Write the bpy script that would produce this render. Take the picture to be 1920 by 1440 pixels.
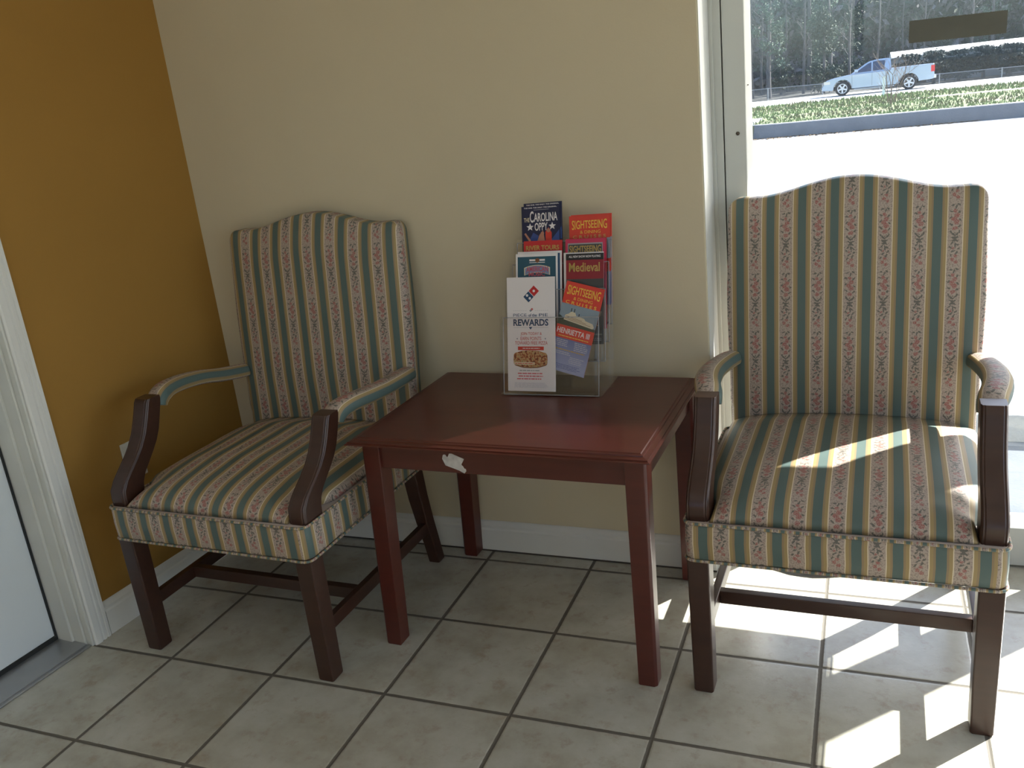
import bpy, bmesh, math, random
from mathutils import Vector, Matrix, noise
PI = math.pi
random.seed(7)
for o in list(bpy.data.objects): bpy.data.objects.remove(o, do_unlink=True)
S = bpy.context.scene
COL = S.collection

# ------------------------------------------------------------------ camera
cd = bpy.data.cameras.new('camera'); cam = bpy.data.objects.new('camera', cd); COL.objects.link(cam)
Rwc = Matrix(((0.9287874553917506, 0.3558233317490255, -0.10365143168302121),
              (-0.017031028156726247, 0.32035832735217795, 0.947143329267561),
              (0.3702212943454791, -0.8779295522302103, 0.3036048328568246)))
cam.matrix_world = Matrix.Translation((1.07077, -1.86166, 1.33536)) @ Rwc.transposed().to_4x4()
cd.sensor_fit = 'HORIZONTAL'; cd.sensor_width = 36.0; cd.lens = 36.0 * 1650.67 / 1920.0
cd.clip_start = 0.05; cd.clip_end = 400
S.camera = cam
# ------------------------------------------------------------------ exposure, sky, sun
S.view_settings.view_transform = 'Standard'; S.view_settings.look = 'None'
S.view_settings.gamma = 1.0; S.view_settings.use_curve_mapping = False
S.view_settings.exposure = 0.2
SUN_DIR = Vector((-0.97, -1.0, -1.0)).normalized()      # direction the light travels
W = bpy.data.worlds.new('world'); S.world = W; W.use_nodes = True
wn = W.node_tree.nodes; wl = W.node_tree.links; wn.clear()
sky = wn.new('ShaderNodeTexSky'); sky.sky_type = 'NISHITA'; sky.sun_disc = False
sky.sun_elevation = math.asin(-SUN_DIR.z); sky.sun_rotation = math.atan2(-SUN_DIR.x, -SUN_DIR.y)
sky.air_density = 1.0; sky.dust_density = 2.0
bg = wn.new('ShaderNodeBackground'); bg.inputs[1].default_value = 0.42
wo = wn.new('ShaderNodeOutputWorld')
wl.new(sky.outputs[0], bg.inputs[0]); wl.new(bg.outputs[0], wo.inputs[0])
sd = bpy.data.lights.new('sun', 'SUN'); sd.energy = 22.0; sd.angle = math.radians(0.6); sd.color = (1.0, 0.96, 0.88)
sun = bpy.data.objects.new('sun', sd); COL.objects.link(sun)
sun.rotation_euler = SUN_DIR.to_track_quat('-Z', 'Y').to_euler(); sun.location = (20, 20, 25)

# ------------------------------------------------------------------ helpers
def link(ob): COL.objects.link(ob); return ob
def tag(o, label=None, cat=None, group=None, kind=None):
    if label: o['label'] = label
    if cat: o['category'] = cat
    if group: o['group'] = group
    if kind: o['kind'] = kind
    return o
def empty(name, loc=(0, 0, 0), rz=0.0):
    o = bpy.data.objects.new(name, None); o.location = loc; o.rotation_euler = (0, 0, rz)
    o.empty_display_size = 0.1
    return link(o)
def copy_tree(o, parent=None):
    kids = [k for k in bpy.data.objects if k.parent == o]
    c = o.copy(); COL.objects.link(c)
    if parent: c.parent = parent
    for k in kids: copy_tree(k, c)
    return c
class G:
    """mesh collector"""
    def __init__(s): s.v = []; s.f = []; s.m = []; s.uv = []; s.hasuv = False
    def face(s, idx, mi=0, uv=None):
        s.f.append(tuple(idx)); s.m.append(mi); s.uv.append(uv)
        if uv: s.hasuv = True
    def poly(s, pts, mi=0, uv=None):
        b = len(s.v); s.v += [tuple(p) for p in pts]; s.face(range(b, b + len(pts)), mi, uv)
    def box(s, x0, x1, y0, y1, z0, z1, mi=0, M=None):
        b = len(s.v)
        P = [(x0, y0, z0), (x1, y0, z0), (x1, y1, z0), (x0, y1, z0), (x0, y0, z1), (x1, y0, z1), (x1, y1, z1), (x0, y1, z1)]
        if M: P = [tuple(M @ Vector(p)) for p in P]
        s.v += P
        for q in ((3, 2, 1, 0), (4, 5, 6, 7), (0, 1, 5, 4), (1, 2, 6, 5), (2, 3, 7, 6), (3, 0, 4, 7)):
            s.face([b + i for i in q], mi)
    def prism(s, outline, z0, z1, mi=0, fn=None):
        """outline ccw 2D -> extruded; fn maps (u,v,w)->xyz"""
        fn = fn or (lambda u, v, w: (u, v, w)); n = len(outline); b = len(s.v)
        s.v += [fn(u, v, z0) for u, v in outline] + [fn(u, v, z1) for u, v in outline]
        s.face([b + i for i in range(n)][::-1], mi); s.face([b + n + i for i in range(n)], mi)
        for i in range(n):
            j = (i + 1) % n; s.face([b + i, b + j, b + n + j, b + n + i], mi)
    def rings(s, R, mi=0, closed=True, caps=True, uvs=None, loop=False):
        """list of rings, each a list of xyz of same length"""
        b = len(s.v); n = len(R[0])
        for r in R: s.v += [tuple(p) for p in r]
        K = len(R)
        for k in range(K if loop else K - 1):
            k2 = (k + 1) % K
            for i in range(n if closed else n - 1):
                j = (i + 1) % n; uv = None
                if uvs:
                    (ua, va), (ub, vb) = uvs(k, i), uvs(k, i + 1)
                    (uc, vc), (ud, vd) = uvs(k + 1, i + 1), uvs(k + 1, i)
                    uv = [(ua, va), (ub, vb), (uc, vc), (ud, vd)]
                s.face([b + k * n + i, b + k * n + j, b + k2 * n + j, b + k2 * n + i], mi, uv)
        if caps and closed and not loop:
            s.face([b + i for i in range(n)][::-1], mi, [(0.0, 0.0)] * n if uvs else None)
            s.face([b + (K - 1) * n + i for i in range(n)], mi, [(0.0, 0.0)] * n if uvs else None)
    def tube(s, pts, r, n=8, mi=0, loop=False, uvs=False):
        pts = [Vector(p) for p in pts]; K = len(pts); R = []
        up = Vector((0, 0, 1)); L = [0.0]
        for k in range(1, K + 1): L.append(L[-1] + (pts[k % K] - pts[k - 1]).length)
        px = None
        for k, p in enumerate(pts):
            a = pts[(k - 1) % K] if (loop or k > 0) else p; c = pts[(k + 1) % K] if (loop or k < K - 1) else p
            t = (c - a).normalized()
            if px is None:
                px = t.cross(up)
                if px.length < 0.05: px = t.cross(Vector((1, 0, 0)))
                px.normalize()
            else:
                px = (px - t * px.dot(t))
                px = px.normalized() if px.length > 1e-6 else t.cross(Vector((1, 0, 0))).normalized()
            py = t.cross(px); rr = r[k] if isinstance(r, (list, tuple)) else r
            R.append([p + px * (rr * math.cos(2 * PI * i / n)) + py * (rr * math.sin(2 * PI * i / n)) for i in range(n)])
        rad = r if not isinstance(r, (list, tuple)) else r[0]
        s.rings(R, mi, True, True, (lambda k, i: (L[k] * 2.6, 2 * PI * rad * i / n + 0.3 * L[k])) if uvs else None, loop)
    def build(s, name, mats, parent=None, smooth=False, bevel=0, seg=2, sub=0, auto=False):
        me = bpy.data.meshes.new(name); me.from_pydata(s.v, [], s.f)
        if not isinstance(mats, (list, tuple)): mats = [mats]
        for m in mats: me.materials.append(m)
        for p, mi in zip(me.polygons, s.m): p.material_index = mi; p.use_smooth = smooth
        if s.hasuv:
            ul = me.uv_layers.new(name='UVMap'); k = 0
            for p, uv in zip(me.polygons, s.uv):
                for q in range(p.loop_total):
                    if uv: ul.data[p.loop_start + q].uv = uv[q]
        me.validate(); me.update()
        ob = link(bpy.data.objects.new(name, me))
        if parent: ob.parent = parent
        if bevel:
            b = ob.modifiers.new('bevel', 'BEVEL'); b.width = bevel; b.segments = seg; b.limit_method = 'ANGLE'; b.angle_limit = math.radians(40)
            for p in me.polygons: p.use_smooth = True
            w = ob.modifiers.new('wn', 'WEIGHTED_NORMAL'); w.keep_sharp = True
        if sub:
            b = ob.modifiers.new('sub', 'SUBSURF'); b.levels = sub; b.render_levels = sub
        return ob
def sm(t): t = max(0.0, min(1.0, t)); return t * t * (3 - 2 * t)
def lerp(a, b, t): return a + (b - a) * t
def interp(tab, x):
    if x <= tab[0][0]: return tab[0][1]
    for (a, p), (b, q) in zip(tab, tab[1:]):
        if x <= b: return p + (q - p) * (x - a) / (b - a)
    return tab[-1][1]

# ------------------------------------------------------------------ materials
def new_mat(name):
    m = bpy.data.materials.new(name); m.use_nodes = True; n = m.node_tree.nodes; n.clear()
    out = n.new('ShaderNodeOutputMaterial'); return m, m.node_tree, out
def bsdf(nt, out, col=(0.5, 0.5, 0.5), rough=0.5, metal=0.0, spec=0.5, coat=0.0):
    b = nt.nodes.new('ShaderNodeBsdfPrincipled')
    b.inputs['Base Color'].default_value = (*col, 1); b.inputs['Roughness'].default_value = rough
    b.inputs['Metallic'].default_value = metal; b.inputs['Specular IOR Level'].default_value = spec
    b.inputs['Coat Weight'].default_value = coat
    nt.links.new(b.outputs[0], out.inputs[0]); return b
def simple(name, col, rough=0.5, metal=0.0, spec=0.5, var=0.0, scale=8.0, bump=0.0, bscale=60.0, coat=0.0, stretch=(1, 1, 1), col2=None, detail=4):
    m, nt, out = new_mat(name); b = bsdf(nt, out, col, rough, metal, spec, coat); N = nt.nodes; L = nt.links
    tc = N.new('ShaderNodeTexCoord'); mp = N.new('ShaderNodeMapping'); mp.inputs['Scale'].default_value = stretch
    L.new(tc.outputs['Object'], mp.inputs[0])
    if var or col2:
        ns = N.new('ShaderNodeTexNoise'); ns.inputs['Scale'].default_value = scale; ns.inputs['Detail'].default_value = detail
        L.new(mp.outputs[0], ns.inputs[0])
        rp = N.new('ShaderNodeValToRGB'); rp.color_ramp.elements[0].position = 0.3; rp.color_ramp.elements[1].position = 0.7
        c2 = col2 or tuple(min(1, c * (1 + var)) for c in col); c1 = col if col2 else tuple(c * (1 - var) for c in col)
        rp.color_ramp.elements[0].color = (*c1, 1); rp.color_ramp.elements[1].color = (*c2, 1)
        L.new(ns.outputs[0], rp.inputs[0]); L.new(rp.outputs[0], b.inputs['Base Color'])
    if bump:
        n2 = N.new('ShaderNodeTexNoise'); n2.inputs['Scale'].default_value = bscale; n2.inputs['Detail'].default_value = 3
        L.new(mp.outputs[0], n2.inputs[0]); bp = N.new('ShaderNodeBump'); bp.inputs['Strength'].default_value = bump; bp.inputs['Distance'].default_value = 0.002
        L.new(n2.outputs[0], bp.inputs['Height']); L.new(bp.outputs[0], b.inputs['Normal'])
    return m
class NX:
    """small node expression builder"""
    def __init__(s, nt): s.nt = nt
    def m(s, op, a, b=None, c=None, clamp=False):
        n = s.nt.nodes.new('ShaderNodeMath'); n.operation = op; n.use_clamp = clamp
        for i, x in enumerate((a, b, c)):
            if x is None: continue
            if isinstance(x, (int, float)): n.inputs[i].default_value = x
            else: s.nt.links.new(x, n.inputs[i])
        return n.outputs[0]
    def comb(s, x, y, z=0.0):
        n = s.nt.nodes.new('ShaderNodeCombineXYZ')
        for i, q in enumerate((x, y, z)):
            if isinstance(q, (int, float)): n.inputs[i].default_value = q
            else: s.nt.links.new(q, n.inputs[i])
        return n.outputs[0]
    def sep(s, v):
        n = s.nt.nodes.new('ShaderNodeSeparateXYZ'); s.nt.links.new(v, n.inputs[0]); return n.outputs
    def mix(s, f, a, b):
        n = s.nt.nodes.new('ShaderNodeMix'); n.data_type = 'RGBA'
        for i, x in ((0, f), (6, a), (7, b)):
            if isinstance(x, (int, float)): n.inputs[i].default_value = x
            elif isinstance(x, tuple): n.inputs[i].default_value = (*x, 1)
            else: s.nt.links.new(x, n.inputs[i])
        return n.outputs[2]
    def noise(s, vec, scale, detail=3, rough=0.5):
        n = s.nt.nodes.new('ShaderNodeTexNoise'); n.inputs['Scale'].default_value = scale; n.inputs['Detail'].default_value = detail
        n.inputs['Roughness'].default_value = rough
        s.nt.links.new(vec, n.inputs[0]); return n
    def ramp(s, f, stops):
        n = s.nt.nodes.new('ShaderNodeValToRGB'); e = n.color_ramp.elements
        while len(e) < len(stops): e.new(0.5)
        for q, (p, c) in zip(e, stops): q.position = p; q.color = (*c, 1) if len(c) == 3 else c
        s.nt.links.new(f, n.inputs[0]); return n.outputs[0]
    def coord(s, which='Object'):
        return s.nt.nodes.new('ShaderNodeTexCoord').outputs[which]
    def bump(s, h, strength, dist, b):
        n = s.nt.nodes.new('ShaderNodeBump'); n.inputs['Strength'].default_value = strength; n.inputs['Distance'].default_value = dist
        s.nt.links.new(h, n.inputs['Height']); s.nt.links.new(n.outputs[0], b.inputs['Normal'])

# striped floral damask upholstery (UV in metres: u across the stripes, v along)
def fabric_mat():
    m, nt, out = new_mat('striped_floral_fabric'); X = NX(nt); P = 0.0769; T = 0.150
    b = bsdf(nt, out, rough=0.5, spec=0.4)
    uv = nt.nodes.new('ShaderNodeUVMap').outputs[0]
    u, v, _ = X.sep(uv)
    f = X.m('FRACT', X.m('ADD', X.m('DIVIDE', u, P), 100.5))
    s = X.m('MULTIPLY', X.m('SUBTRACT', f, 0.5), P)          # signed distance to floral centre
    a = X.m('ABSOLUTE', s)
    t = X.m('MULTIPLY', X.m('FRACT', X.m('ADD', X.m('DIVIDE', v, T), 10.5)), T)
    # organic wobble
    nz = X.noise(uv, 260.0, 2)
    nx, ny, _z = X.sep(nz.outputs[1])
    aw = X.m('ADD', a, X.m('MULTIPLY', X.m('SUBTRACT', nx, 0.5), 0.006))
    sw = X.m('ADD', s, X.m('MULTIPLY', X.m('SUBTRACT', nx, 0.5), 0.006))
    tw = X.m('ADD', t, X.m('MULTIPLY', X.m('SUBTRACT', ny, 0.5), 0.006))
    pm = X.comb(aw, tw); ps = X.comb(sw, tw)
    def ell(p, cx, cy, rx, ry, ang):
        n1 = nt.nodes.new('ShaderNodeVectorRotate'); n1.rotation_type = 'Z_AXIS'
        n1.inputs['Center'].default_value = (cx, cy, 0); n1.inputs['Angle'].default_value = -ang; nt.links.new(p, n1.inputs['Vector'])
        n2 = nt.nodes.new('ShaderNodeVectorMath'); n2.operation = 'SUBTRACT'; nt.links.new(n1.outputs[0], n2.inputs[0]); n2.inputs[1].default_value = (cx, cy, 0)
        n3 = nt.nodes.new('ShaderNodeVectorMath'); n3.operation = 'DIVIDE'; nt.links.new(n2.outputs[0], n3.inputs[0]); n3.inputs[1].default_value = (rx, ry, 1)
        n4 = nt.nodes.new('ShaderNodeVectorMath'); n4.operation = 'LENGTH'; nt.links.new(n3.outputs[0], n4.inputs[0]); return n4.outputs['Value']
    mm = 0.001
    c0 = 75 * mm   # V motif sits mid cell
    leaves = [(pm, 4.5, 0, 6.0, 1.5, 0.75), (pm, 9.0, 5, 3.0, 1.4, 1.4), (ps, 0, 2.5, 1.2, 1.2, 0),       # V
              (pm, 3.2, -9, 4.2, 1.6, 0.5), (ps, 0, -12, 2.2, 4.6, 0), (pm, 3.0, -15, 3.6, 1.5, -0.6),      # dark flower
              (ps, -6, -22, 3.6, 1.5, 0.9), (ps, 5, -25, 3.8, 1.5, -0.6), (ps, 1, -27, 1.2, 6, 0.15), (ps, -9, -31, 3.2, 1.4, -0.8),
              (ps, 8, -35, 3.2, 1.4, 0.7), (ps, -3, -40, 4.0, 1.5, 0.5), (ps, 4, -45, 3.8, 1.6, 1.1), (ps, -8, -50, 3.0, 1.5, 1.0),
              (ps, 9, 18, 3.2, 1.5, 0.6), (ps, -9, 22, 3.4, 1.5, -0.7), (ps, 10, 32, 3.0, 1.4, -0.9), (ps, -10, 38, 3.2, 1.4, 0.8),
              (ps, -9, 52, 3.4, 1.5, -0.4), (ps, 8, 50, 3.4, 1.5, 0.9), (ps, 1, 62, 4.0, 1.5, 1.2), (ps, -6, 66, 3.0, 1.4, 0.3), (ps, 7, 67, 3.0, 1.4, -0.6)]
    reds = [(ps, 0, 13, 4.6, 3.6, 0.3), (ps, 2.5, 27, 4.8, 4.6, 0), (ps, -3, 35, 4.6, 4.2, 0), (ps, 3, 43, 4.2, 4.4, 0), (ps, -1, 53, 3.4, 3.2, 0),
            (ps, -3, -33, 2.6, 1.8, 0.6), (ps, 2, -52, 3.2, 3.0, 0), (ps, -4, -60, 3.4, 3.4, 0), (ps, 4, -66, 3.4, 3.2, 0)]
    def mn(lst):
        acc = None
        for p, cx, cy, rx, ry, an in lst:
            e = ell(p, cx * mm, c0 + cy * mm, rx * mm * 1.25, ry * mm * 1.25, an)
            acc = e if acc is None else X.m('MINIMUM', acc, e)
        return acc
    lf = X.m('LESS_THAN', mn(leaves), 1.0)
    rd = mn(reds); rm = X.m('LESS_THAN', rd, 1.0)
    petal = X.noise(uv, 420.0, 1).outputs[0]
    speck = X.m('GREATER_THAN', X.noise(uv, 300.0, 2).outputs[0], 0.545)
    basec = X.mix(X.m('MULTIPLY', speck, 0.55), (0.42, 0.34, 0.285), (0.16, 0.115, 0.105))
    redc = X.mix(X.m('GREATER_THAN', petal, 0.52), (0.31, 0.10, 0.09), (0.36, 0.235, 0.20))
    c = X.mix(rm, basec, redc)
    c = X.mix(lf, c, (0.13, 0.12, 0.105))
    white = (0.68, 0.59, 0.43); gold = (0.35, 0.25, 0.11); tan = (0.28, 0.20, 0.11); teal = (0.083, 0.130, 0.122)
    c = X.mix(X.m('GREATER_THAN', a, 0.0160), c, white)
    c = X.mix(X.m('GREATER_THAN', a, 0.0180), c, gold)
    c = X.mix(X.m('GREATER_THAN', a, 0.0245), c, tan)
    c = X.mix(X.m('GREATER_THAN', a, 0.0288), c, teal)
    weave = nt.nodes.new('ShaderNodeTexWave'); weave.bands_direction = 'Y'; weave.inputs['Scale'].default_value = 260.0; weave.inputs['Distortion'].default_value = 1.5
    nt.links.new(uv, weave.inputs[0])
    c = X.mix(X.m('MULTIPLY', weave.outputs['Fac'], 0.10), c, (0.2, 0.17, 0.13))
    nt.links.new(c, b.inputs['Base Color'])
    X.bump(weave.outputs['Fac'], 0.15, 0.0005, b)
    return m
FAB = fabric_mat()
def wood(name, c1, c2, rough=0.3, coat=0.3):
    m, nt, out = new_mat(name); X = NX(nt); b = bsdf(nt, out, c1, rough, coat=coat); b.inputs['Coat Roughness'].default_value = 0.2
    mp = nt.nodes.new('ShaderNodeMapping'); mp.inputs['Scale'].default_value = (2, 30, 30); nt.links.new(X.coord(), mp.inputs[0])
    n = X.noise(mp.outputs[0], 2.0, 3, 0.5); nt.links.new(X.ramp(n.outputs[0], [(0.2, c1), (0.8, c2)]), b.inputs['Base Color'])
    n2 = X.noise(X.coord(), 5.0, 1); nt.links.new(X.ramp(n2.outputs[0], [(0.2, (rough - 0.03,) * 3), (0.8, (rough + 0.05,) * 3)]), b.inputs['Roughness'])
    return m
WOOD_CHAIR = wood('dark_walnut_wood', (0.034, 0.013, 0.008), (0.050, 0.019, 0.011), 0.36, 0.12)
WOOD_TABLE = wood('mahogany_red_wood', (0.068, 0.0125, 0.008), (0.092, 0.017, 0.0105), 0.32, 0.15)
WORN = simple('worn_wood', (0.35, 0.22, 0.14), 0.6)

def tile_mat():
    m, nt, out = new_mat('ceramic_floor_tile'); X = NX(nt); b = bsdf(nt, out, rough=0.35, spec=0.8); T = 0.33   # 13 inch tiles
    co = X.coord(); x, y, z = X.sep(co)
    def line(q):
        f = X.m('FRACT', X.m('ADD', X.m('DIVIDE', q, T), 50.5)); d = X.m('ABSOLUTE', X.m('SUBTRACT', f, 0.5))
        return X.m('MULTIPLY', d, T)            # distance to grid line
    wob = X.m('MULTIPLY', X.m('SUBTRACT', X.noise(co, 60, 2).outputs[0], 0.5), 0.0022)
    d = X.m('ADD', X.m('MINIMUM', line(x), line(y)), wob)
    g = X.m('LESS_THAN', d, 0.0047)
    cx = X.m('FLOOR', X.m('ADD', X.m('DIVIDE', x, T), 50.0)); cy = X.m('FLOOR', X.m('ADD', X.m('DIVIDE', y, T), 50.0))
    wn_ = nt.nodes.new('ShaderNodeTexWhiteNoise'); nt.links.new(X.comb(cx, cy), wn_.inputs['Vector'])
    sh = nt.nodes.new('ShaderNodeVectorMath'); sh.operation = 'MULTIPLY_ADD'; nt.links.new(wn_.outputs['Color'], sh.inputs[0]); sh.inputs[1].default_value = (7, 7, 7); nt.links.new(co, sh.inputs[2])
    n1 = X.noise(sh.outputs[0], 7.0, 6, 0.62); n2 = X.noise(sh.outputs[0], 22.0, 5, 0.7)
    c = X.ramp(n1.outputs[0], [(0.30, (0.36, 0.335, 0.265)), (0.5, (0.45, 0.435, 0.365)), (0.72, (0.53, 0.52, 0.45))])
    st = X.ramp(n2.outputs[0], [(0.54, (0, 0, 0)), (0.72, (1, 1, 1))])
    c = X.mix(X.m('MULTIPLY', st, 0.55), c, (0.31, 0.23, 0.16))
    c = X.mix(X.m('MULTIPLY', wn_.outputs['Value'], 0.12), c, (0.40, 0.37, 0.33))
    c = X.mix(g, c, (0.10, 0.086, 0.066))
    nt.links.new(c, b.inputs['Base Color'])
    nt.links.new(X.m('ADD', X.m('MULTIPLY', g, 0.5), 0.27), b.inputs['Roughness'])
    edge = X.m('MINIMUM', X.m('MULTIPLY', d, 120.0), 1.0)
    h = X.m('ADD', X.m('MULTIPLY', edge, 1.0), X.m('ADD', X.m('MULTIPLY', n2.outputs[0], 0.35), X.m('MULTIPLY', n1.outputs[0], 0.8)))
    X.bump(h, 0.45, 0.003, b)
    return m
def paint(name, c, var=0.03):
    return simple(name, c, 0.75, spec=0.25, var=var, scale=1.8, bump=0.12, bscale=260.0)
TILE = tile_mat()
BEIGE = paint('beige_wall_paint', (0.575, 0.503, 0.36)); OCHRE = paint('ochre_wall_paint', (0.33, 0.178, 0.038))
WHITE_TRIM = simple('white_trim_paint', (0.70, 0.70, 0.67), 0.45, var=0.04, scale=5)
DOOR_WHITE = simple('white_door_paint', (0.66, 0.70, 0.72), 0.4, var=0.03, scale=3)
CEIL = simple('ceiling_tile', (0.72, 0.71, 0.68), 0.9, bump=0.2, bscale=90)
ALU = simple('white_aluminium', (0.52, 0.53, 0.50), 0.42, metal=0.0, var=0.06, scale=4, stretch=(1, 1, 0.3))
ALU_GREY = simple('brushed_aluminium', (0.42, 0.42, 0.42), 0.38, metal=0.8, var=0.06, scale=10)
BLACK = simple('black_rubber', (0.015, 0.015, 0.015), 0.6)
GREY_METAL = simple('galvanised_metal', (0.45, 0.46, 0.47), 0.45, metal=0.5)
PLASTIC = simple('ivory_plastic', (0.55, 0.51, 0.42), 0.4)
def thin_glass(name, tint, refl_rough=0.02, haze=0.0, ior=1.5, haze_col=(0.8, 0.85, 0.9)):
    m, nt, out = new_mat(name); N = nt.nodes; L = nt.links
    tr = N.new('ShaderNodeBsdfTransparent'); tr.inputs[0].default_value = (*tint, 1)
    gl = N.new('ShaderNodeBsdfGlossy'); gl.inputs['Roughness'].default_value = refl_rough; gl.inputs[0].default_value = (1, 1, 1, 1)
    lw = N.new('ShaderNodeLayerWeight'); lw.inputs['Blend'].default_value = 0.5
    X = NX(nt); f0 = ((ior - 1) / (ior + 1)) ** 2
    fr = X.m('ADD', X.m('MULTIPLY', X.m('POWER', lw.outputs['Facing'], 5.0), 1 - f0), f0)      # Schlick reflectance, same from both sides
    mx = N.new('ShaderNodeMixShader'); L.new(fr, mx.inputs[0]); L.new(tr.outputs[0], mx.inputs[1]); L.new(gl.outputs[0], mx.inputs[2])
    last = mx
    if haze:
        tl = N.new('ShaderNodeBsdfTranslucent'); tl.inputs[0].default_value = (*haze_col, 1)  # bluish veil tinted into the glass as haze over the view
        m2 = N.new('ShaderNodeMixShader'); m2.inputs[0].default_value = haze; L.new(mx.outputs[0], m2.inputs[1]); L.new(tl.outputs[0], m2.inputs[2]); last = m2
    L.new(last.outputs[0], out.inputs[0]); return m
GLASS = thin_glass('window_glass', (0.95, 0.97, 0.98), haze=0.012, haze_col=(0.55, 0.75, 1.0))
ACRYL = thin_glass('clear_acrylic', (0.985, 0.985, 0.99), 0.06, ior=1.45)

# ------------------------------------------------------------------ room shell
YW = 0.402; XR = 3.6; YB = -4.2; ZC = 2.74; XJ = 0.692; YG = 0.60
g = G(); g.box(-1.7, XR + 0.2, YB - 0.2, 0.68, -0.2, 0.0)
tag(g.build('floor', TILE), kind='structure')
g = G(); g.box(-1.7, XR + 0.2, YB - 0.2, 0.70, ZC, ZC + 0.15)
tag(g.build('ceiling', CEIL), kind='structure')
g = G(); g.box(-1.1, XJ, YW, 0.72, 0.0, ZC); 
g.box(XJ, XR + 0.2, 0.50, 0.72, 2.32, ZC)
tag(g.build('wall_back', BEIGE, bevel=0.004), kind='structure')
# slightly skewed left wall, local frame: s along the wall towards the camera, t into the room
d2 = Vector((-0.075, -1.0, 0)).normalized(); n2 = Vector((1.0, -0.075, 0)).normalized()
ML = Matrix(((d2.x, n2.x, 0, -0.893), (d2.y, n2.y, 0, YW), (0, 0, 1, 0), (0, 0, 0, 1)))
g = G(); g.box(-0.05, 0.732, -0.14, 0, 0, ZC, M=ML); g.box(1.66, 4.75, -0.14, 0, 0, ZC, M=ML); g.box(0.732, 1.66, -0.14, 0, 2.06, ZC, M=ML)
tag(g.build('wall_left', OCHRE), kind='structure')
# right wall with storefront opening, front wall behind camera with windows
g = G(); g.box(XR, XR + 0.15, YB, -3.2, 0, ZC); g.box(XR, XR + 0.15, -3.2, 0.72, 2.32, ZC); g.box(XR, XR + 0.15, -3.2, 0.72, 0, 0.1)
tag(g.build('wall_right', BEIGE), kind='structure')
g = G(); g.box(-1.7, -0.6, YB - 0.15, YB, 0, ZC); g.box(2.6, XR + 0.15, YB - 0.15, YB, 0, ZC)
g.box(-0.6, 2.6, YB - 0.15, YB, 0, 1.3); g.box(-0.6, 2.6, YB - 0.15, YB, 2.35, ZC)
tag(g.build('wall_front', BEIGE), kind='structure')
g = G(); g.box(XJ, XJ + 0.0015, YW + 0.003, 0.5475, 0, 2.32); tag(g.build('return_strip', WHITE_TRIM), kind='structure')  # thin white strip covering the wall return beside the window
# baseboards with a moulded top
def baseboard(name, fn, a, b):
    prof = [(0, 0), (0.014, 0), (0.014, 0.072), (0.011, 0.078), (0.011, 0.086), (0.006, 0.094), (0.003, 0.098), (0, 0.1)]
    g = G(); R = [[fn(s, t, z) for t, z in prof] for s in (a, b)]; g.rings(R); return g.build(name, WHITE_TRIM)
tag(baseboard('baseboard_back', lambda s, t, z: (s, YW - t, z), XJ, -0.88), kind='structure')
tag(baseboard('baseboard_left', lambda s, t, z: tuple(ML @ Vector((s, t, z))), 0.0, 0.676), kind='structure')
# small dark gap of sealant along the wall foot
g = G(); g.box(-0.92, XJ, YW - 0.0175, YW - 0.0135, 0, 0.0035)
tag(g.build('trim_1', simple('dark_sealant', (0.06, 0.05, 0.04), 0.8)), kind='structure')

# left door (white, in casing)
door = empty('door_1'); door.matrix_world = ML; tag(door, kind='structure')
def loc(name, g, mat, parent, **k):
    o = g.build(name, mat, parent, **k); return o
g = G(); prof = [(0.676, 0), (0.676, 0.010), (0.680, 0.017), (0.688, 0.017), (0.690, 0.014), (0.694, 0.014), (0.696, 0.018), (0.702, 0.018), (0.704, 0.015), (0.708, 0.015), (0.711, 0.019), (0.728, 0.019), (0.732, 0.015), (0.732, 0)]
g.rings([[(s, t, z) for s, t in prof] for z in (0, 2.10)])
prof2 = [(1.66 + (0.732 - s), t) for s, t in prof][::-1]; g.rings([[(s, t, z) for s, t in prof2] for z in (0, 2.10)])
g.box(0.676, 1.716, 0, 0.018, 2.055, 2.115)
loc('door_casing', g, WHITE_TRIM, door)
g = G(); g.box(0.732, 0.745, -0.16, -0.012, 0.0, 2.05); g.box(0.732, 0.752, -0.115, -0.055, 0.0, 2.05)
g.box(0.732, 1.66, -0.16, 0.0, 2.04, 2.06); g.box(1.647, 1.66, -0.16, 0.0, 0, 2.05)
g.box(0.732, 0.739, -0.012, 0.010, 0, 2.05)
loc('door_jamb', g, simple('cream_jamb_paint', (0.60, 0.60, 0.55), 0.5, var=0.05, scale=6), door, bevel=0.0015)
g = G(); g.box(0.757, 1.643, -0.155, -0.118, 0.022, 2.035)
loc('door_panel', g, DOOR_WHITE, door, bevel=0.002)
g = G(); g.box(0.753, 0.758, -0.15, -0.114, 0.0, 2.04); g.box(0.757, 1.643, -0.157, -0.114, 0.008, 0.022)
loc('weather_strip', g, BLACK, door)
g = G(); g.box(0.745, 1.647, -0.165, -0.004, 0, 0.010); g.box(0.74, 1.65, -0.004, 0.006, 0, 0.006); g.box(0.745, 1.647, -0.165, -0.115, 0.010, 0.013)
loc('door_threshold', g, ALU_GREY, door, bevel=0.002)
g = G(); g.tube([(1.57, -0.115, 0.95), (1.57, -0.075, 0.95)], 0.012, 12); g.tube([(1.57, -0.078, 0.95), (1.49, -0.07, 0.95)], [0.011, 0.008], 10)
loc('door_handle', g, ALU_GREY, door, smooth=True)

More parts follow.
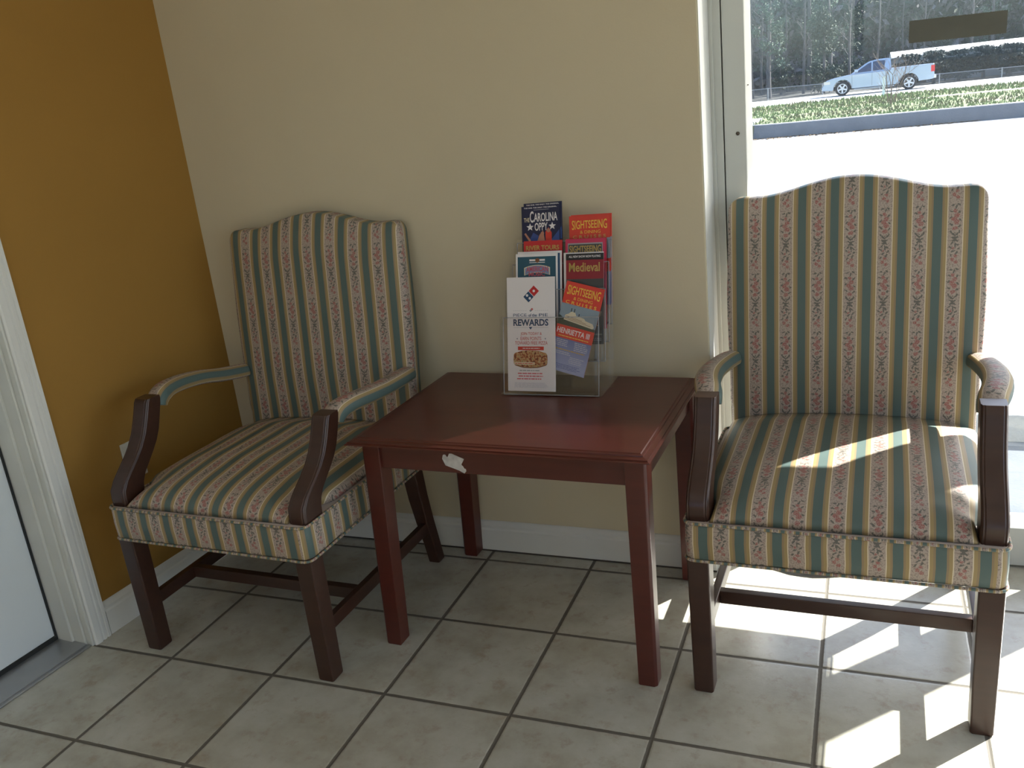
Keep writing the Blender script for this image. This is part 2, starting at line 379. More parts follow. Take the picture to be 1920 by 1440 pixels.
# storefront window with aluminium frame
win = empty('window_1', (0.70, 0.56, 0)); tag(win, kind='structure')
def W_(g, name, mat, **k):
    g.v = [(x - 0.70, y - 0.56, z) for x, y, z in g.v]; return g.build(name, mat, win, **k)
g = G(); g.box(XJ, 0.722, 0.556, 0.66, 0, 2.32); g.box(XJ, 0.703, 0.548, 0.56, 0, 2.32)
W_(g, 'window_jamb', ALU, bevel=0.002)
g = G(); g.box(0.7215, 0.7245, 0.570, 0.65, 0, 2.3); W_(g, 'rubber_seal', BLACK)
g = G(); g.box(0.7250, 0.780, 0.556, 0.645, 0.0, 2.3)
g.rings([[(0.780, 0.560, z), (0.7905, 0.594, z), (0.7905, 0.606, z), (0.780, 0.64, z)] for z in (0, 2.3)])
W_(g, 'window_stile', ALU, bevel=0.0015)
g = G(); g.rings([[(x, 0.556, 0.008), (x, 0.556, 0.118), (x, 0.592, 0.138), (x, 0.61, 0.138), (x, 0.645, 0.118), (x, 0.645, 0.008)] for x in (2.46, 0.785)])
W_(g, 'bottom_rail', ALU)
g = G(); g.rings([[(x, 0.56, 0.012), (x, 0.56, 0.118), (x, 0.592, 0.138), (x, 0.61, 0.138), (x, 0.645, 0.118), (x, 0.645, 0.012)] for x in (XR, 2.53)])
g.box(0.78, XR, 0.556, 0.645, 2.25, 2.32); g.box(2.46, 2.53, 0.556, 0.645, 0, 2.3); g.box(1.66, 1.80, 0.556, 0.645, 0.0, 2.3); g.box(1.615, 1.66, 0.556, 0.645, 0.80, 2.3); W_(g, 'window_frame', ALU)  # includes a wide unseen post added to shade the sun patches
g = G(); g.box(1.455, 1.615, 0.606, 0.609, 1.085, 2.25); W_(g, 'sun_block_panel', simple('sun_panel_cloth', (0.6, 0.6, 0.57), 0.9))  # unseen panel added to cut off sun on the chair seat
g = G(); g.box(0.786, 2.47, 0.5985, 0.6015, 0.13, 2.26); W_(g, 'glass_pane', GLASS)
g = G(); g.box(2.52, XR, 0.5985, 0.6015, 0.13, 2.26); W_(g, 'glass_pane', GLASS)
g = G(); g.tube([(0.759, 0.5565, 1.197), (0.759, 0.553, 1.197)], 0.0048, 14); W_(g, 'screw', simple('dark_screw', (0.10, 0.08, 0.06), 0.4, metal=0.6), smooth=True)
g = G(); g.tube([(0.785, 0.577, 1.314), (0.785, 0.571, 1.314)], 0.0016, 8); W_(g, 'screw', bpy.data.materials['dark_screw'])
# storefront panes in the right wall and in the wall behind the camera
for nm, bx, px in (('window_2', [(XR + 0.03, XR + 0.10, -3.2, -3.14, 0.1, 2.32), (XR + 0.03, XR + 0.10, -1.35, -1.28, 0.1, 2.32), (XR + 0.03, XR + 0.10, 0.50, 0.56, 0.1, 2.32), (XR + 0.03, XR + 0.10, -3.14, 0.50, 0.1, 0.17), (XR + 0.03, XR + 0.10, -3.14, 0.50, 2.25, 2.32)], (XR + 0.062, XR + 0.066, -3.14, 0.50, 0.17, 2.25)),
                   ('window_3', [(-0.6, -0.54, YB - 0.10, YB - 0.04, 1.3, 2.35), (2.54, 2.6, YB - 0.10, YB - 0.04, 1.3, 2.35), (0.97, 1.03, YB - 0.10, YB - 0.04, 1.3, 2.35), (-0.54, 2.54, YB - 0.10, YB - 0.04, 1.3, 1.36), (-0.54, 2.54, YB - 0.10, YB - 0.04, 2.29, 2.35)], (-0.54, 2.54, YB - 0.072, YB - 0.068, 1.36, 2.29))):
    g = G()
    for b in bx: g.box(*b)
    fr = g.build(nm, ALU); tag(fr, kind='structure')
    g = G(); g.box(*px); g.build('glass_pane', GLASS, fr)

# sticker on the glass
g = G(); g.box(-0.1035, 0.1035, -0.0006, 0, -0.025, 0.025, 0); 
o = g.build('window_sticker', simple('dark_olive_vinyl', (0.10, 0.10, 0.082), 0.6, var=0.1, scale=15)); o.location = (1.2625, 0.5983, 1.3935); o.rotation_euler = (0, math.radians(0.6), 0)
tag(o, 'dark grey rectangular sticker stuck on the window glass above the pickup', 'sticker')

# outlet plate on the ochre wall
out_ = empty('wall_outlet'); out_.matrix_world = ML @ Matrix.Translation((0.452, 0, 0.452)); tag(out_, 'ivory wall outlet plate on the ochre wall behind the left chair', 'outlet')
g = G(); g.box(-0.036, 0.036, 0.0, 0.006, -0.058, 0.058); g.build('cover_plate', PLASTIC, out_, bevel=0.0025)
for z in (0.022, -0.022):
    g = G(); g.tube([(0, 0.006, z), (0, 0.0085, z)], 0.016, 20)
    sk = g.build('socket', simple('socket_plastic', (0.45, 0.42, 0.35), 0.4), out_)
    g = G(); g.box(-0.008, -0.006, 0.0085, 0.0088, z - 0.004, z + 0.006); g.box(0.006, 0.008, 0.0085, 0.0088, z - 0.004, z + 0.006); g.build('slot', BLACK, sk)

# fill light panels added out of frame to brighten the room
fill_m, nt, lo = new_mat('fill_emitter'); em = nt.nodes.new('ShaderNodeEmission'); em.inputs[0].default_value = (1.0, 0.93, 0.82, 1); em.inputs[1].default_value = 1.55
nt.links.new(em.outputs[0], lo.inputs[0])
def fill_panel(x, y, label):
    r = empty('fill_light', (x, y, ZC)); tag(r, label, 'fill light')
    g = G(); g.box(-0.32, -0.29, -0.62, 0.62, -0.02, 0); g.box(0.29, 0.32, -0.62, 0.62, -0.02, 0); g.box(-0.29, 0.29, -0.62, -0.59, -0.02, 0); g.box(-0.29, 0.29, 0.59, 0.62, -0.02, 0)
    g.build('frame', WHITE_TRIM, r)
    g = G(); g.box(-0.29, 0.29, -0.59, 0.59, -0.012, -0.006); g.build('glow_panel', fill_m, r)
fill_panel(-0.35, -2.3, 'added fill light panel on the ceiling behind the camera, nearer the door wall')
fill_panel(2.4, -2.6, 'added fill light panel on the ceiling behind the camera, nearer the side storefront')

# ------------------------------------------------------------------ armchair
CW = 0.311
def rail_outline(r=0.022, y1=0.575, n=5):
    pts = []
    for cx, cy, a0 in ((CW - r, r, -90), (CW - r, y1 - r, 0), (-CW + r, y1 - r, 90), (-CW + r, r, 180)):
        for k in range(n + 1):
            a = math.radians(a0 + 90 * k / n); pts.append((cx + r * math.cos(a), cy + r * math.sin(a)))
    return pts
def yf(z): return 0.580 + (z - 0.45) * 0.108
def make_chair(label, sag=False, back_dz=0.0, arm_dz=(0.0, 0.0)):
    root = empty('armchair'); tag(root, label, 'armchair')
    # upholstered seat rail
    o = rail_outline(); n = len(o); L = [0.0]
    for k in range(n): L.append(L[-1] + math.dist(o[k], o[(k + 1) % n]))
    # phase so that a flower stripe is centred on x=0 of the front
    front = [k for k in range(n) if o[k][1] < 1e-6 and o[k][0] < 0][-1]
    Lc = L[front] + abs(o[front][0]); sideb = L[n]
    zs = [0.347, 0.352, 0.39, 0.428, 0.434]; off = [-0.003, 0, 0.0012, 0, -0.003]
    R = []
    for z, e in zip(zs, off):
        R.append([(x * (1 + e / CW), 0.29 + (y - 0.29) * (1 + e / 0.29), z) for x, y in o])
    g = G(); g.rings(R, uvs=lambda k, i: (L[i] - Lc, zs[k] - 0.435))
    g.build('seat_rail', FAB, root, smooth=True)
    for z in (0.4345, 0.3455):
        g = G(); ow = [(x * 1.002, 0.29 + (y - 0.29) * 1.002, z + 0.0012 * math.sin(17 * x + 9 * y)) for x, y in o]
        # densify
        P = []
        for k in range(n):
            a, b = Vector(ow[k]), Vector(ow[(k + 1) % n]); m = max(1, int((b - a).length / 0.02))
            P += [a.lerp(b, q / m) for q in range(m)]
        g.tube(P, 0.0034, 8, loop=True, uvs=True); g.build('piping', FAB, root, smooth=True)
    # seat cushion
    g = G(); NI, NJ = 44, 40; grid = []
    for j in range(NJ + 1):
        b = (j / NJ) ** 1.35; y = 0.012 + b * 0.576; row = []
        hw = lerp(0.258, 0.300, sm((y - 0.085) / 0.075)); 
        fr = min(1.0, y - 0.012 + 1e-9) / 0.105; F = math.sqrt(max(0.0, 1 - (1 - min(1, fr)) ** 2.6)); bk = 1 - 0.35 * sm((y - 0.46) / 0.13)
        for i in range(NI + 1):
            a = math.sin((i / NI * 2 - 1) * PI / 2) if False else (i / NI * 2 - 1); a = math.copysign(1 - (1 - abs(a)) ** 1.25, a)
            A = math.sqrt(max(0, 1 - abs(a) ** 5)); h = 0.050 * A * F * bk + 0.020 * (1 - a * a) * F * bk * sm(y / 0.25)
            h += 0.0012 * noise.noise(Vector((a * 4, y * 12, 1)))
            row.append(Vector((a * hw, y, 0.436 + h)))
        grid.append(row)
    U = [[0] * (NI + 1) for _ in range(NJ + 1)]; V = [[0] * (NI + 1) for _ in range(NJ + 1)]
    for j in range(NJ + 1):
        for i in range(NI // 2 + 1, NI + 1): U[j][i] = U[j][i - 1] + (grid[j][i] - grid[j][i - 1]).length * 0.35 + 0.65 * abs(grid[j][i].x - grid[j][i - 1].x)
        for i in range(NI // 2 - 1, -1, -1): U[j][i] = U[j][i + 1] - (grid[j][i] - grid[j][i + 1]).length * 0.35 - 0.65 * abs(grid[j][i].x - grid[j][i + 1].x)
    for i in range(NI + 1):
        for j in range(1, NJ + 1): V[j][i] = V[j - 1][i] + (grid[j][i] - grid[j - 1][i]).length
    g.v = [tuple(p) for r in grid for p in r]
    W1 = NI + 1
    for j in range(NJ):
        for i in range(NI):
            q = [(j, i), (j, i + 1), (j + 1, i + 1), (j + 1, i)]
            g.face([a * W1 + b for a, b in q], 0, [(U[a][b], V[a][b]) for a, b in q])
    # bottom
    per = [(0, i) for i in range(W1)] + [(j, NI) for j in range(1, NJ + 1)] + [(NJ, i) for i in range(NI - 1, -1, -1)] + [(j, 0) for j in range(NJ - 1, 0, -1)]
    g.face([a * W1 + b for a, b in per][::-1], 0, [(0.0, 0.0)] * len(per))
    g.build('seat_cushion', FAB, root, smooth=True)
    # backrest
    g = G(); NI, NJ = 46, 44; th = 0.062; z0 = 0.348; BW = 0.300
    def topz(x):
        ax = abs(x); return 1.037 + back_dz + 0.042 * (0.5 + 0.5 * math.cos(PI * min(1, ax / 0.245))) + 0.004 * (ax / 0.3)
    fg = []; bgd = []; r = 0.035
    for j in range(NJ + 1):
        c = j / NJ; c = 1 - (1 - c) ** 1.5; fr_, br_ = [], []
        for i in range(NI + 1):
            a = i / NI * 2 - 1; a = math.copysign(1 - (1 - abs(a)) ** 1.4, a)
            zt = topz(a * BW); z = z0 + c * (zt - z0)
            q = max(0.0, (z - (zt - r)) / r); inset = r * (1 - math.sqrt(max(0, 1 - q * q))) * abs(a) ** 3
            hw = BW + 0.006 * math.sin(PI * sm((z - 0.5) / 0.55)) - 0.004 * (z < 0.5)
            x = a * hw - math.copysign(inset, a)
            ex = math.sqrt(max(0, 1 - abs(a) ** 14)); ez = math.sqrt(max(0, 1 - c ** 22))
            e = ex * ez
            puff = 0.014 * (1 - a * a) * sm((z - 0.45) / 0.2) * sm((zt - z) / 0.12)
            y = yf(z) + 0.016 * (1 - e) - puff
            fr_.append(Vector((x, y, z - 0.004 * (1 - ez)))); br_.append(Vector((x, yf(z) + th - 0.006 * (1 - e), z - 0.004 * (1 - ez))))
        fg.append(fr_); bgd.append(br_)
    g.v = [tuple(p) for r_ in fg for p in r_] + [tuple(p) for r_ in bgd for p in r_]
    W1 = NI + 1; NB = W1 * (NJ + 1)
    def uvp(j, i): p = fg[j][i]; return (p.x, p.z - 0.93)
    for j in range(NJ):
        for i in range(NI):
            q = [(j, i), (j, i + 1), (j + 1, i + 1), (j + 1, i)]
            g.face([a * W1 + b for a, b in q], 0, [uvp(a, b) for a, b in q])
            g.face([NB + a * W1 + b for a, b in q][::-1], 0, [uvp(a, b) for a, b in q][::-1])
    for j in range(NJ):
        for i, sgn in ((0, -1), (NI, 1)):
            ids = [j * W1 + i, (j + 1) * W1 + i, NB + (j + 1) * W1 + i, NB + j * W1 + i]
            (u1, v1), (u2, v2) = uvp(j, i), uvp(j + 1, i); uv = [(u1, v1), (u2, v2), (u2 + sgn * 0.046, v2), (u1 + sgn * 0.046, v1)]
            if sgn > 0: ids = ids[::-1]; uv = uv[::-1]
            g.face(ids, 0, uv)
    for i in range(NI):
        for j, up in ((NJ, 1), (0, -1)):
            ids = [j * W1 + i, j * W1 + i + 1, NB + j * W1 + i + 1, NB + j * W1 + i]
            (u1, v1), (u2, v2) = uvp(j, i), uvp(j, i + 1); uv = [(u1, v1), (u2, v2), (u2, v2 + 0.046), (u1, v1 + 0.046)]
            if up < 0: ids = ids[::-1]; uv = uv[::-1]
            g.face(ids, 0, uv)
    g.build('backrest', FAB, root, smooth=True)
    # arms
    for s in (-1, 1):
        # padded armrest: path from backrest to post
        path = [(0.292, 0.600, 0.622), (0.300, 0.56, 0.627), (0.307, 0.50, 0.634), (0.311, 0.42, 0.644), (0.308, 0.34, 0.652), (0.300, 0.28, 0.655), (0.291, 0.245, 0.650), (0.287, 0.228, 0.640), (0.286, 0.222, 0.628)]
        hwid = [0.026, 0.028, 0.029, 0.030, 0.031, 0.031, 0.0305, 0.029, 0.027]; hh = [0.022, 0.023, 0.023, 0.023, 0.024, 0.024, 0.025, 0.025, 0.022]
        az = arm_dz[0 if s < 0 else 1]
        path = [(x, y, z + az * sm((0.56 - y) / 0.2)) for x, y, z in path]
        # resample finer
        PP = []; M = 5
        for k in range(len(path) - 1):
            for q in range(M):
                t = q / M; p0 = path[max(0, k - 1)]; p1 = path[k]; p2 = path[k + 1]; p3 = path[min(len(path) - 1, k + 2)]
                P = [0.5 * ((2 * b) + (-a + c) * t + (2 * a - 5 * b + 4 * c - d) * t * t + (-a + 3 * b - 3 * c + d) * t ** 3) for a, b, c, d in zip(p0, p1, p2, p3)]
                PP.append((Vector(P), lerp(hwid[k], hwid[k + 1], t), lerp(hh[k], hh[k + 1], t)))
        PP.append((Vector(path[-1]), hwid[-1], hh[-1]))
        R = []; Lp = [0.0]; ns = 20
        for k, (p, w_, h_) in enumerate(PP):
            t = (PP[min(k + 1, len(PP) - 1)][0] - PP[max(k - 1, 0)][0]).normalized()
            sx = Vector((1, 0, 0)); sx = (sx - t * sx.dot(t)).normalized(); sz = sx.cross(t) * 1.0
            if sz.z < 0: sz = -sz
            ring = []
            for i in range(ns):
                a = 2 * PI * i / ns - PI / 2; ca, sa = math.cos(a), math.sin(a)
                cx = math.copysign(abs(ca) ** 0.75, ca) * w_; cz = math.copysign(abs(sa) ** 0.75, sa) * h_
                if sa < 0: cz *= 0.8
                q = p + sx * cx + sz * cz; ring.append((q.x * s, q.y, q.z))
            if s < 0: ring = ring[::-1]
            R.append(ring)
            if k: Lp.append(Lp[-1] + (PP[k][0] - PP[k - 1][0]).length)
        R = R if s > 0 else R
        circ = 0.158
        g = G(); g.rings(R, uvs=lambda k, i: ((i / ns - 0.5) * circ, Lp[min(k, len(Lp) - 1)]))
        ar = g.build('armrest', FAB, root, smooth=True)
        # wooden S shaped arm post (profile in y,z)
        cl = [(0.434, 0.047, 0.058), (0.455, 0.047, 0.060), (0.475, 0.051, 0.062), (0.495, 0.065, 0.060), (0.515, 0.088, 0.058), (0.535, 0.112, 0.054), (0.555, 0.133, 0.052), (0.58, 0.152, 0.049), (0.61, 0.167, 0.046), (0.64, 0.180, 0.045), (0.655, 0.185, 0.043), (0.664, 0.188, 0.036)]
        R = []
        w0, w1 = 0.259, 0.3035
        for z, yc, ty in cl:
            k = (z - 0.434) / 0.23; z += az * sm((z - 0.46) / 0.16); xc = lerp(0.2835, 0.2865, k); hw = 0.0248; ty *= 1.2; yc += 0.003
            c = 0.004; y0, y1 = yc - ty / 2, yc + ty / 2
            # small bead groove on the front corners
            prof = [(-hw, y1), (-hw, y0 + c * 2.2), (-hw + 0.0018, y0 + c * 1.8), (-hw + 0.0018, y0 + c), (-hw + c, y0 + 0.0008), (-hw + c * 1.8, y0 + 0.0022), (-hw + c * 2.2, y0), (hw - c * 2.2, y0), (hw - c * 1.8, y0 + 0.0022), (hw - c, y0 + 0.0008), (hw - 0.0018, y0 + c), (hw - 0.0018, y0 + c * 1.8), (hw, y0 + c * 2.2), (hw, y1)]
            R.append([((xc + a) * s, b, z) for a, b in (prof if s > 0 else prof[::-1])])
        g = G(); g.rings(R[::-1]); g.build('arm_post', WOOD_CHAIR, root, bevel=0.0012)
    # legs
    def leg(P, rs, chamf=0.004):
        R = []
        for (x, y, z), h in zip(P, rs):
            c = chamf; pr = [(-h + c, -h), (h - c, -h), (h - c * 0.4, -h + c * 0.4), (h, -h + c), (h, h), (-h, h), (-h, -h + c), (-h + c * 0.4, -h + c * 0.4)]
            R.append([(x + a, y + b, z) for a, b in pr])
        g = G(); g.rings(R); return g.build('leg', WOOD_CHAIR, root, bevel=0.001)
    for s in (-1, 1):
        leg([(s * 0.2835, 0.030, 0.0), (s * 0.2835, 0.030, 0.005), (s * 0.2845, 0.030, 0.350)], [0.0205, 0.0225, 0.0245])
        leg([(s * 0.280, 0.632, 0.0), (s * 0.279, 0.618, 0.07), (s * 0.278, 0.598, 0.15), (s * 0.277, 0.580, 0.24), (s * 0.276, 0.566, 0.352)], [0.0185, 0.019, 0.0205, 0.022, 0.023])
        g = G(); g.rings([[(s * 0.284 + a, y, z + b) for a, b in ((-0.0095, 0), (0.0095, 0), (0.0095, 0.036), (-0.0095, 0.036))] for y, z in ((0.052, 0.118), (0.592, 0.118))][::-1])
        g.build('side_stretcher', WOOD_CHAIR, root, bevel=0.002)
    g = G(); g.box(-0.275, 0.275, 0.200, 0.222, 0.118, 0.152); g.build('cross_stretcher', WOOD_CHAIR, root, bevel=0.002)
    # underside cloth
    g = G(); NI, NJ = 24, 16; M_ = []
    for j in range(NJ + 1):
        for i in range(NI + 1):
            x = -0.285 + 0.57 * i / NI; y = 0.02 + 0.53 * j / NJ; z = 0.3465
            if sag:
                d = math.exp(-((x + 0.06) / 0.09) ** 2) * math.exp(-((y - 0.04) / 0.12) ** 2); z -= 0.024 * d + 0.003 * d * noise.noise(Vector((x * 90, y * 60, 0)))
                z -= 0.006 * math.exp(-((y - 0.1) / 0.1) ** 2)
            M_.append((x, y, z))
    g.v = M_
    for j in range(NJ):
        for i in range(NI): g.face([j * (NI + 1) + i, (j + 1) * (NI + 1) + i, (j + 1) * (NI + 1) + i + 1, j * (NI + 1) + i + 1])
    u_ = g.build('dust_cover', simple('pale_lining_cloth', (0.45, 0.43, 0.38), 0.9, var=0.15, scale=60), root, smooth=True)
    sl = u_.modifiers.new('thick', 'SOLIDIFY'); sl.thickness = 0.0012
    return root
chL = make_chair('striped floral upholstered armchair in the corner between ochre wall and end table', False, 0.014, (0.015, -0.008))
chL.location = (-0.456, -0.322, 0); chL.rotation_euler = (0, 0, math.radians(-1.3))
chR = make_chair('striped floral upholstered armchair in front of the window, partly lit by sun', True)
chR.location = (1.026, -0.163, 0); chR.rotation_euler = (0, 0, math.radians(-1.0))

# ------------------------------------------------------------------ end table
tb = empty('end_table', (0.28, 0.11, 0), math.radians(-1.6)); tag(tb, 'red mahogany end table between the two armchairs holding the brochure rack', 'table')
X0, X1, Y0, Y1 = -0.091, 0.668, -0.186, 0.378
def TL(g, name, mat, parent=None, **k):
    g.v = [(x - 0.28, y - 0.11, z) for x, y, z in g.v]; return g.build(name, mat, parent or tb, **k)
g = G(); R = []
for ins, z in ((0.004, 0.585), (0.0, 0.586), (0.0, 0.5885), (0.006, 0.590), (0.006, 0.5925), (0.013, 0.5935), (0.018, 0.5945), (0.019, 0.597), (0.024, 0.598), (0.026, 0.5998), (0.028, 0.600)):
    R.append([(X0 + ins, Y0 + ins, z), (X1 - ins, Y0 + ins, z), (X1 - ins, Y1 - ins, z), (X0 + ins, Y1 - ins, z)])
g.rings(R); TL(g, 'tabletop', WOOD_TABLE)
g = G(); g.box(-0.035, 0.602, -0.142, -0.122, 0.513, 0.586); g.box(-0.035, 0.602, 0.345, 0.365, 0.513, 0.586)
g.box(-0.068, -0.048, -0.11, 0.33, 0.513, 0.586); g.box(0.618, 0.638, -0.11, 0.33, 0.513, 0.586); TL(g, 'apron', WOOD_TABLE, bevel=0.0015)
for sx in (0, 1):
    for sy in (0, 1):
        R = []
        for z, k in ((0, 0), (0.004, 0.02), (0.3, 0.5), (0.586, 1)):
            out0 = lerp(-0.092, -0.068, k) if not sx else lerp(0.644, 0.650, k)
            w = lerp(0.046, 0.051, k) if not sx else lerp(0.045, 0.050, k)
            x0, x1 = (out0, out0 + w) if not sx else (out0 - w, out0)
            y0, y1 = (-0.150, -0.150 + w) if not sy else (0.378 - w, 0.378)
            if z == 0: x0 += .002; x1 -= .002; y0 += .002; y1 -= .002
            c = 0.006; ox = x0 if not sx else x1
            if not sx: pr = [(x0 + c, y0), (x1, y0), (x1, y1), (x0 + c, y1), (x0, y1 - c), (x0, y0 + c)]
            else: pr = [(x0, y0), (x1 - c, y0), (x1, y0 + c), (x1, y1 - c), (x1 - c, y1), (x0, y1)]
            R.append([(x, y, z) for x, y in pr])
        g = G(); g.rings(R); TL(g, 'leg', WOOD_TABLE, bevel=0.0015)
# torn paper label left on the apron
g = G(); raw = [(255, 590), (300, 455), (345, 425), (405, 430), (440, 490), (480, 510), (560, 370), (660, 360), (1125, 515), (1080, 600), (1010, 700), (1000, 750), (1060, 800), (1090, 870), (1150, 880), (1160, 960), (1080, 1055), (960, 1000), (880, 965), (640, 900), (360, 830), (320, 740)]
pl_ = []
for a, b in raw:
    px, py = 820 + a / 20.575, 830 + b / 20.575
    x = 0.152 + (px - 833) * 0.00137; z = 0.5665 - (py - 846) * 0.00142 - (px - 833) * 0.00006
    pl_.append((x, z))
g.prism(pl_, 0.1425, 0.1431, fn=lambda u, v, w: (u, -w, v)); TL(g, 'torn_label', simple('torn_paper', (0.55, 0.53, 0.50), 0.8, var=0.18, scale=70))

# ------------------------------------------------------------------ printed matter
def pm_(name, c, r=0.35): return simple(name, c, r)
INK = {k: pm_('print_' + k, c) for k, c in dict(white=(0.72, 0.68, 0.68), red=(0.50, 0.022, 0.025), brightred=(0.62, 0.045, 0.025), yellow=(0.78, 0.50, 0.06), navy=(0.012, 0.016, 0.055),
    blue=(0.03, 0.07, 0.25), dblue=(0.015, 0.06, 0.14), teal=(0.018, 0.085, 0.13), black=(0.012, 0.012, 0.012), cream=(0.62, 0.55, 0.40), skin=(0.45, 0.20, 0.13), grey=(0.30, 0.31, 0.33),
    skyblue=(0.22, 0.28, 0.33), green=(0.035, 0.05, 0.035), lblue=(0.18, 0.24, 0.40), rose=(0.45, 0.09, 0.12), brown=(0.20, 0.08, 0.035), pale=(0.45, 0.45, 0.52), magenta=(0.52, 0.03, 0.09), gold=(0.45, 0.30, 0.08), crim=(0.24, 0.012, 0.02), pinkred=(0.60, 0.12, 0.15), charcoal=(0.05, 0.052, 0.05), mid=(0.25, 0.26, 0.22)).items()}
def pizza_mat():
    m, nt, out = new_mat('print_pizza_photo'); X = NX(nt); b = bsdf(nt, out, rough=0.35); c = X.noise(X.coord(), 160, 3)
    nt.links.new(X.ramp(c.outputs[0], [(0.32, (0.06, 0.015, 0.01)), (0.45, (0.30, 0.07, 0.03)), (0.52, (0.42, 0.22, 0.09)), (0.62, (0.50, 0.36, 0.2)), (0.7, (0.10, 0.10, 0.03))]), b.inputs['Base Color']); return m
INK['pizza'] = pizza_mat()
def fade_mat():
    # printed blue ground that pales towards its foot: the leaflet's own artwork
    m, nt, out = new_mat('print_blue_fade'); X = NX(nt); b = bsdf(nt, out, rough=0.35); x, y, z = X.sep(X.coord())
    nt.links.new(X.ramp(X.m('DIVIDE', y, 0.14), [(0.1, (0.30, 0.33, 0.50)), (0.9, (0.03, 0.07, 0.26))]), b.inputs['Base Color']); return m
INK['bluefade'] = fade_mat()
_tc = {}
def text_geo(s, bold=0.0):
    key = (s, bold)
    if key in _tc: return _tc[key]
    cu = bpy.data.curves.new('t', 'FONT'); cu.body = s; cu.size = 1.0; cu.offset = bold; cu.resolution_u = 3; cu.fill_mode = 'FRONT'
    ob = bpy.data.objects.new('t', cu); COL.objects.link(ob)
    dg = bpy.context.evaluated_depsgraph_get(); me = bpy.data.meshes.new_from_object(ob.evaluated_get(dg))
    V = [(v.co.x, v.co.y) for v in me.vertices]; F = [tuple(p.vertices) for p in me.polygons]
    bpy.data.objects.remove(ob); bpy.data.meshes.remove(me)
    xs = [v[0] for v in V]; ys = [v[1] for v in V]; x0, x1, y0, y1 = min(xs), max(xs), min(ys), max(ys)
    V = [((x - x0) / (x1 - x0), (y - y0) / (y1 - y0)) for x, y in V]
    _tc[key] = (V, F); return _tc[key]
class Leaf:
    """flat printed leaflet; local x across, y up, +z towards the viewer"""
    def __init__(s, w, h, base, th=0.0012, r=0.0):
        s.g = G(); s.mats = []; s.w, s.h = w, h
        s.g.box(0, w, 0, h, -th, 0, s.mi(base))
    def mi(s, k):
        if k not in s.mats: s.mats.append(k)
        return s.mats.index(k)
    def rect(s, x0, y0, x1, y1, k, l=1): s.poly([(x0, y0), (x1, y0), (x1, y1), (x0, y1)], k, l)
    def poly(s, pts, k, l=1): s.g.poly([(x * s.w, y * s.h, l * 0.00022) for x, y in pts], s.mi(k))
    def disc(s, cx, cy, r, k, l=1, n=16, asp=1.0): s.g.poly([(cx * s.w + r * s.w * math.cos(2 * PI * i / n), cy * s.h + r * s.w * asp * math.sin(2 * PI * i / n), l * 0.00022) for i in range(n)], s.mi(k))
    def star(s, cx, cy, r, k, l=2):
        P = [(cx * s.w + (r if i % 2 == 0 else r * 0.42) * s.w * math.sin(PI * i / 5), cy * s.h + (r if i % 2 == 0 else r * 0.42) * s.w * math.cos(PI * i / 5), l * 0.00022) for i in range(10)]
        s.g.poly(P[::-1], s.mi(k))
    def text(s, t, x0, y0, x1, y1, k, l=2, bold=0.015, arch=0.0, flare=0.0):
        V, F = text_geo(t, bold); b = len(s.g.v)
        for u, v in V:
            c = 2 * u - 1; yy = v * (1 + flare * c * c) - flare * c * c * 0.5
            s.g.v.append(((x0 + u * (x1 - x0)) * s.w, (y0 + yy * (y1 - y0) - arch * c * c) * s.h, l * 0.00022))
        m = s.mi(k)
        for f in F: s.g.face([b + i for i in f], m)
    def lines(s, x0, x1, ys, hgt, k, l=2, seed=1, jag=0.2):
        R = random.Random(seed)
        for y in ys:
            x = x0 + R.random() * jag * (x1 - x0) * 0.4; e = x1 - R.random() * jag * (x1 - x0)
            while x < e:
                w = R.uniform(0.03, 0.10); s.rect(x, y, min(x + w, e), y + hgt, k, l); x += w + 0.012
    def place(s, name, label, O, U=None, W=None, rot=0.0, cat='brochure', group=None):
        o = s.g.build(name, [INK[k] for k in s.mats])
        U = (U or Vector((1, -0.006, 0))).normalized(); W = (W or Vector((0, 0.2425, 0.9701))); W = (W - U * W.dot(U)).normalized(); N = U.cross(W)
        o.matrix_world = Matrix(((U.x, W.x, N.x, O[0]), (U.y, W.y, N.y, O[1]), (U.z, W.z, N.z, O[2]), (0, 0, 0, 1))) @ Matrix.Rotation(rot, 4, 'Z')
        tag(o, label, cat, group); return o
SL = Vector((0, 0.2425, 0.9701))
def tl_origin(x, k, q, h):   # q: distance up the slope of the top edge, measured from z=0.6
    s = q - h; return (x + 0.010, 0.1833 + 0.02 * k + 0.2425 * s, 0.6098 + 0.9701 * s)
# pizza leaflet
h = 0.298; w = 0.134; L = Leaf(w, h, 'white')
def logo(L, cx, cy, s, l=2):
    # s: side of one square in metres; two squares on a diagonal
    c, sn = math.cos(math.radians(45)), math.sin(math.radians(45))
    def T(a, b): return (cx + (a * c - b * sn) * s / L.w, cy + (a * sn + b * c) * s / L.h)
    L.poly([T(0.04, -0.5), T(1.0, -0.5), T(1.0, 0.5), T(0.04, 0.5)], 'red', l)
    L.poly([T(-1.0, -0.5), T(-0.04, -0.5), T(-0.04, 0.5), T(-1.0, 0.5)], 'dblue', l)
    for a, b in ((0.52, 0), (-0.52, 0.26), (-0.52, -0.26)):
        x, y = T(a, b)
        L.disc(x, y, 0.17 * s / L.w, 'white', l + 1)
logo(L, 0.51, 0.854, 0.0205)
logo(L, 0.51, 0.715, 0.005)
for q in range(7): L.rect(0.13 + q * 0.042, 0.708, 0.155 + q * 0.042, 0.710, 'grey'); L.rect(0.58 + q * 0.042, 0.708, 0.605 + q * 0.042, 0.710, 'grey')
L.text('PIECE', 0.13, 0.657, 0.41, 0.683, 'dblue', bold=0.0); L.text('of the', 0.45, 0.655, 0.62, 0.683, 'dblue'); L.text('PIE', 0.67, 0.657, 0.85, 0.683, 'dblue', bold=0.0)
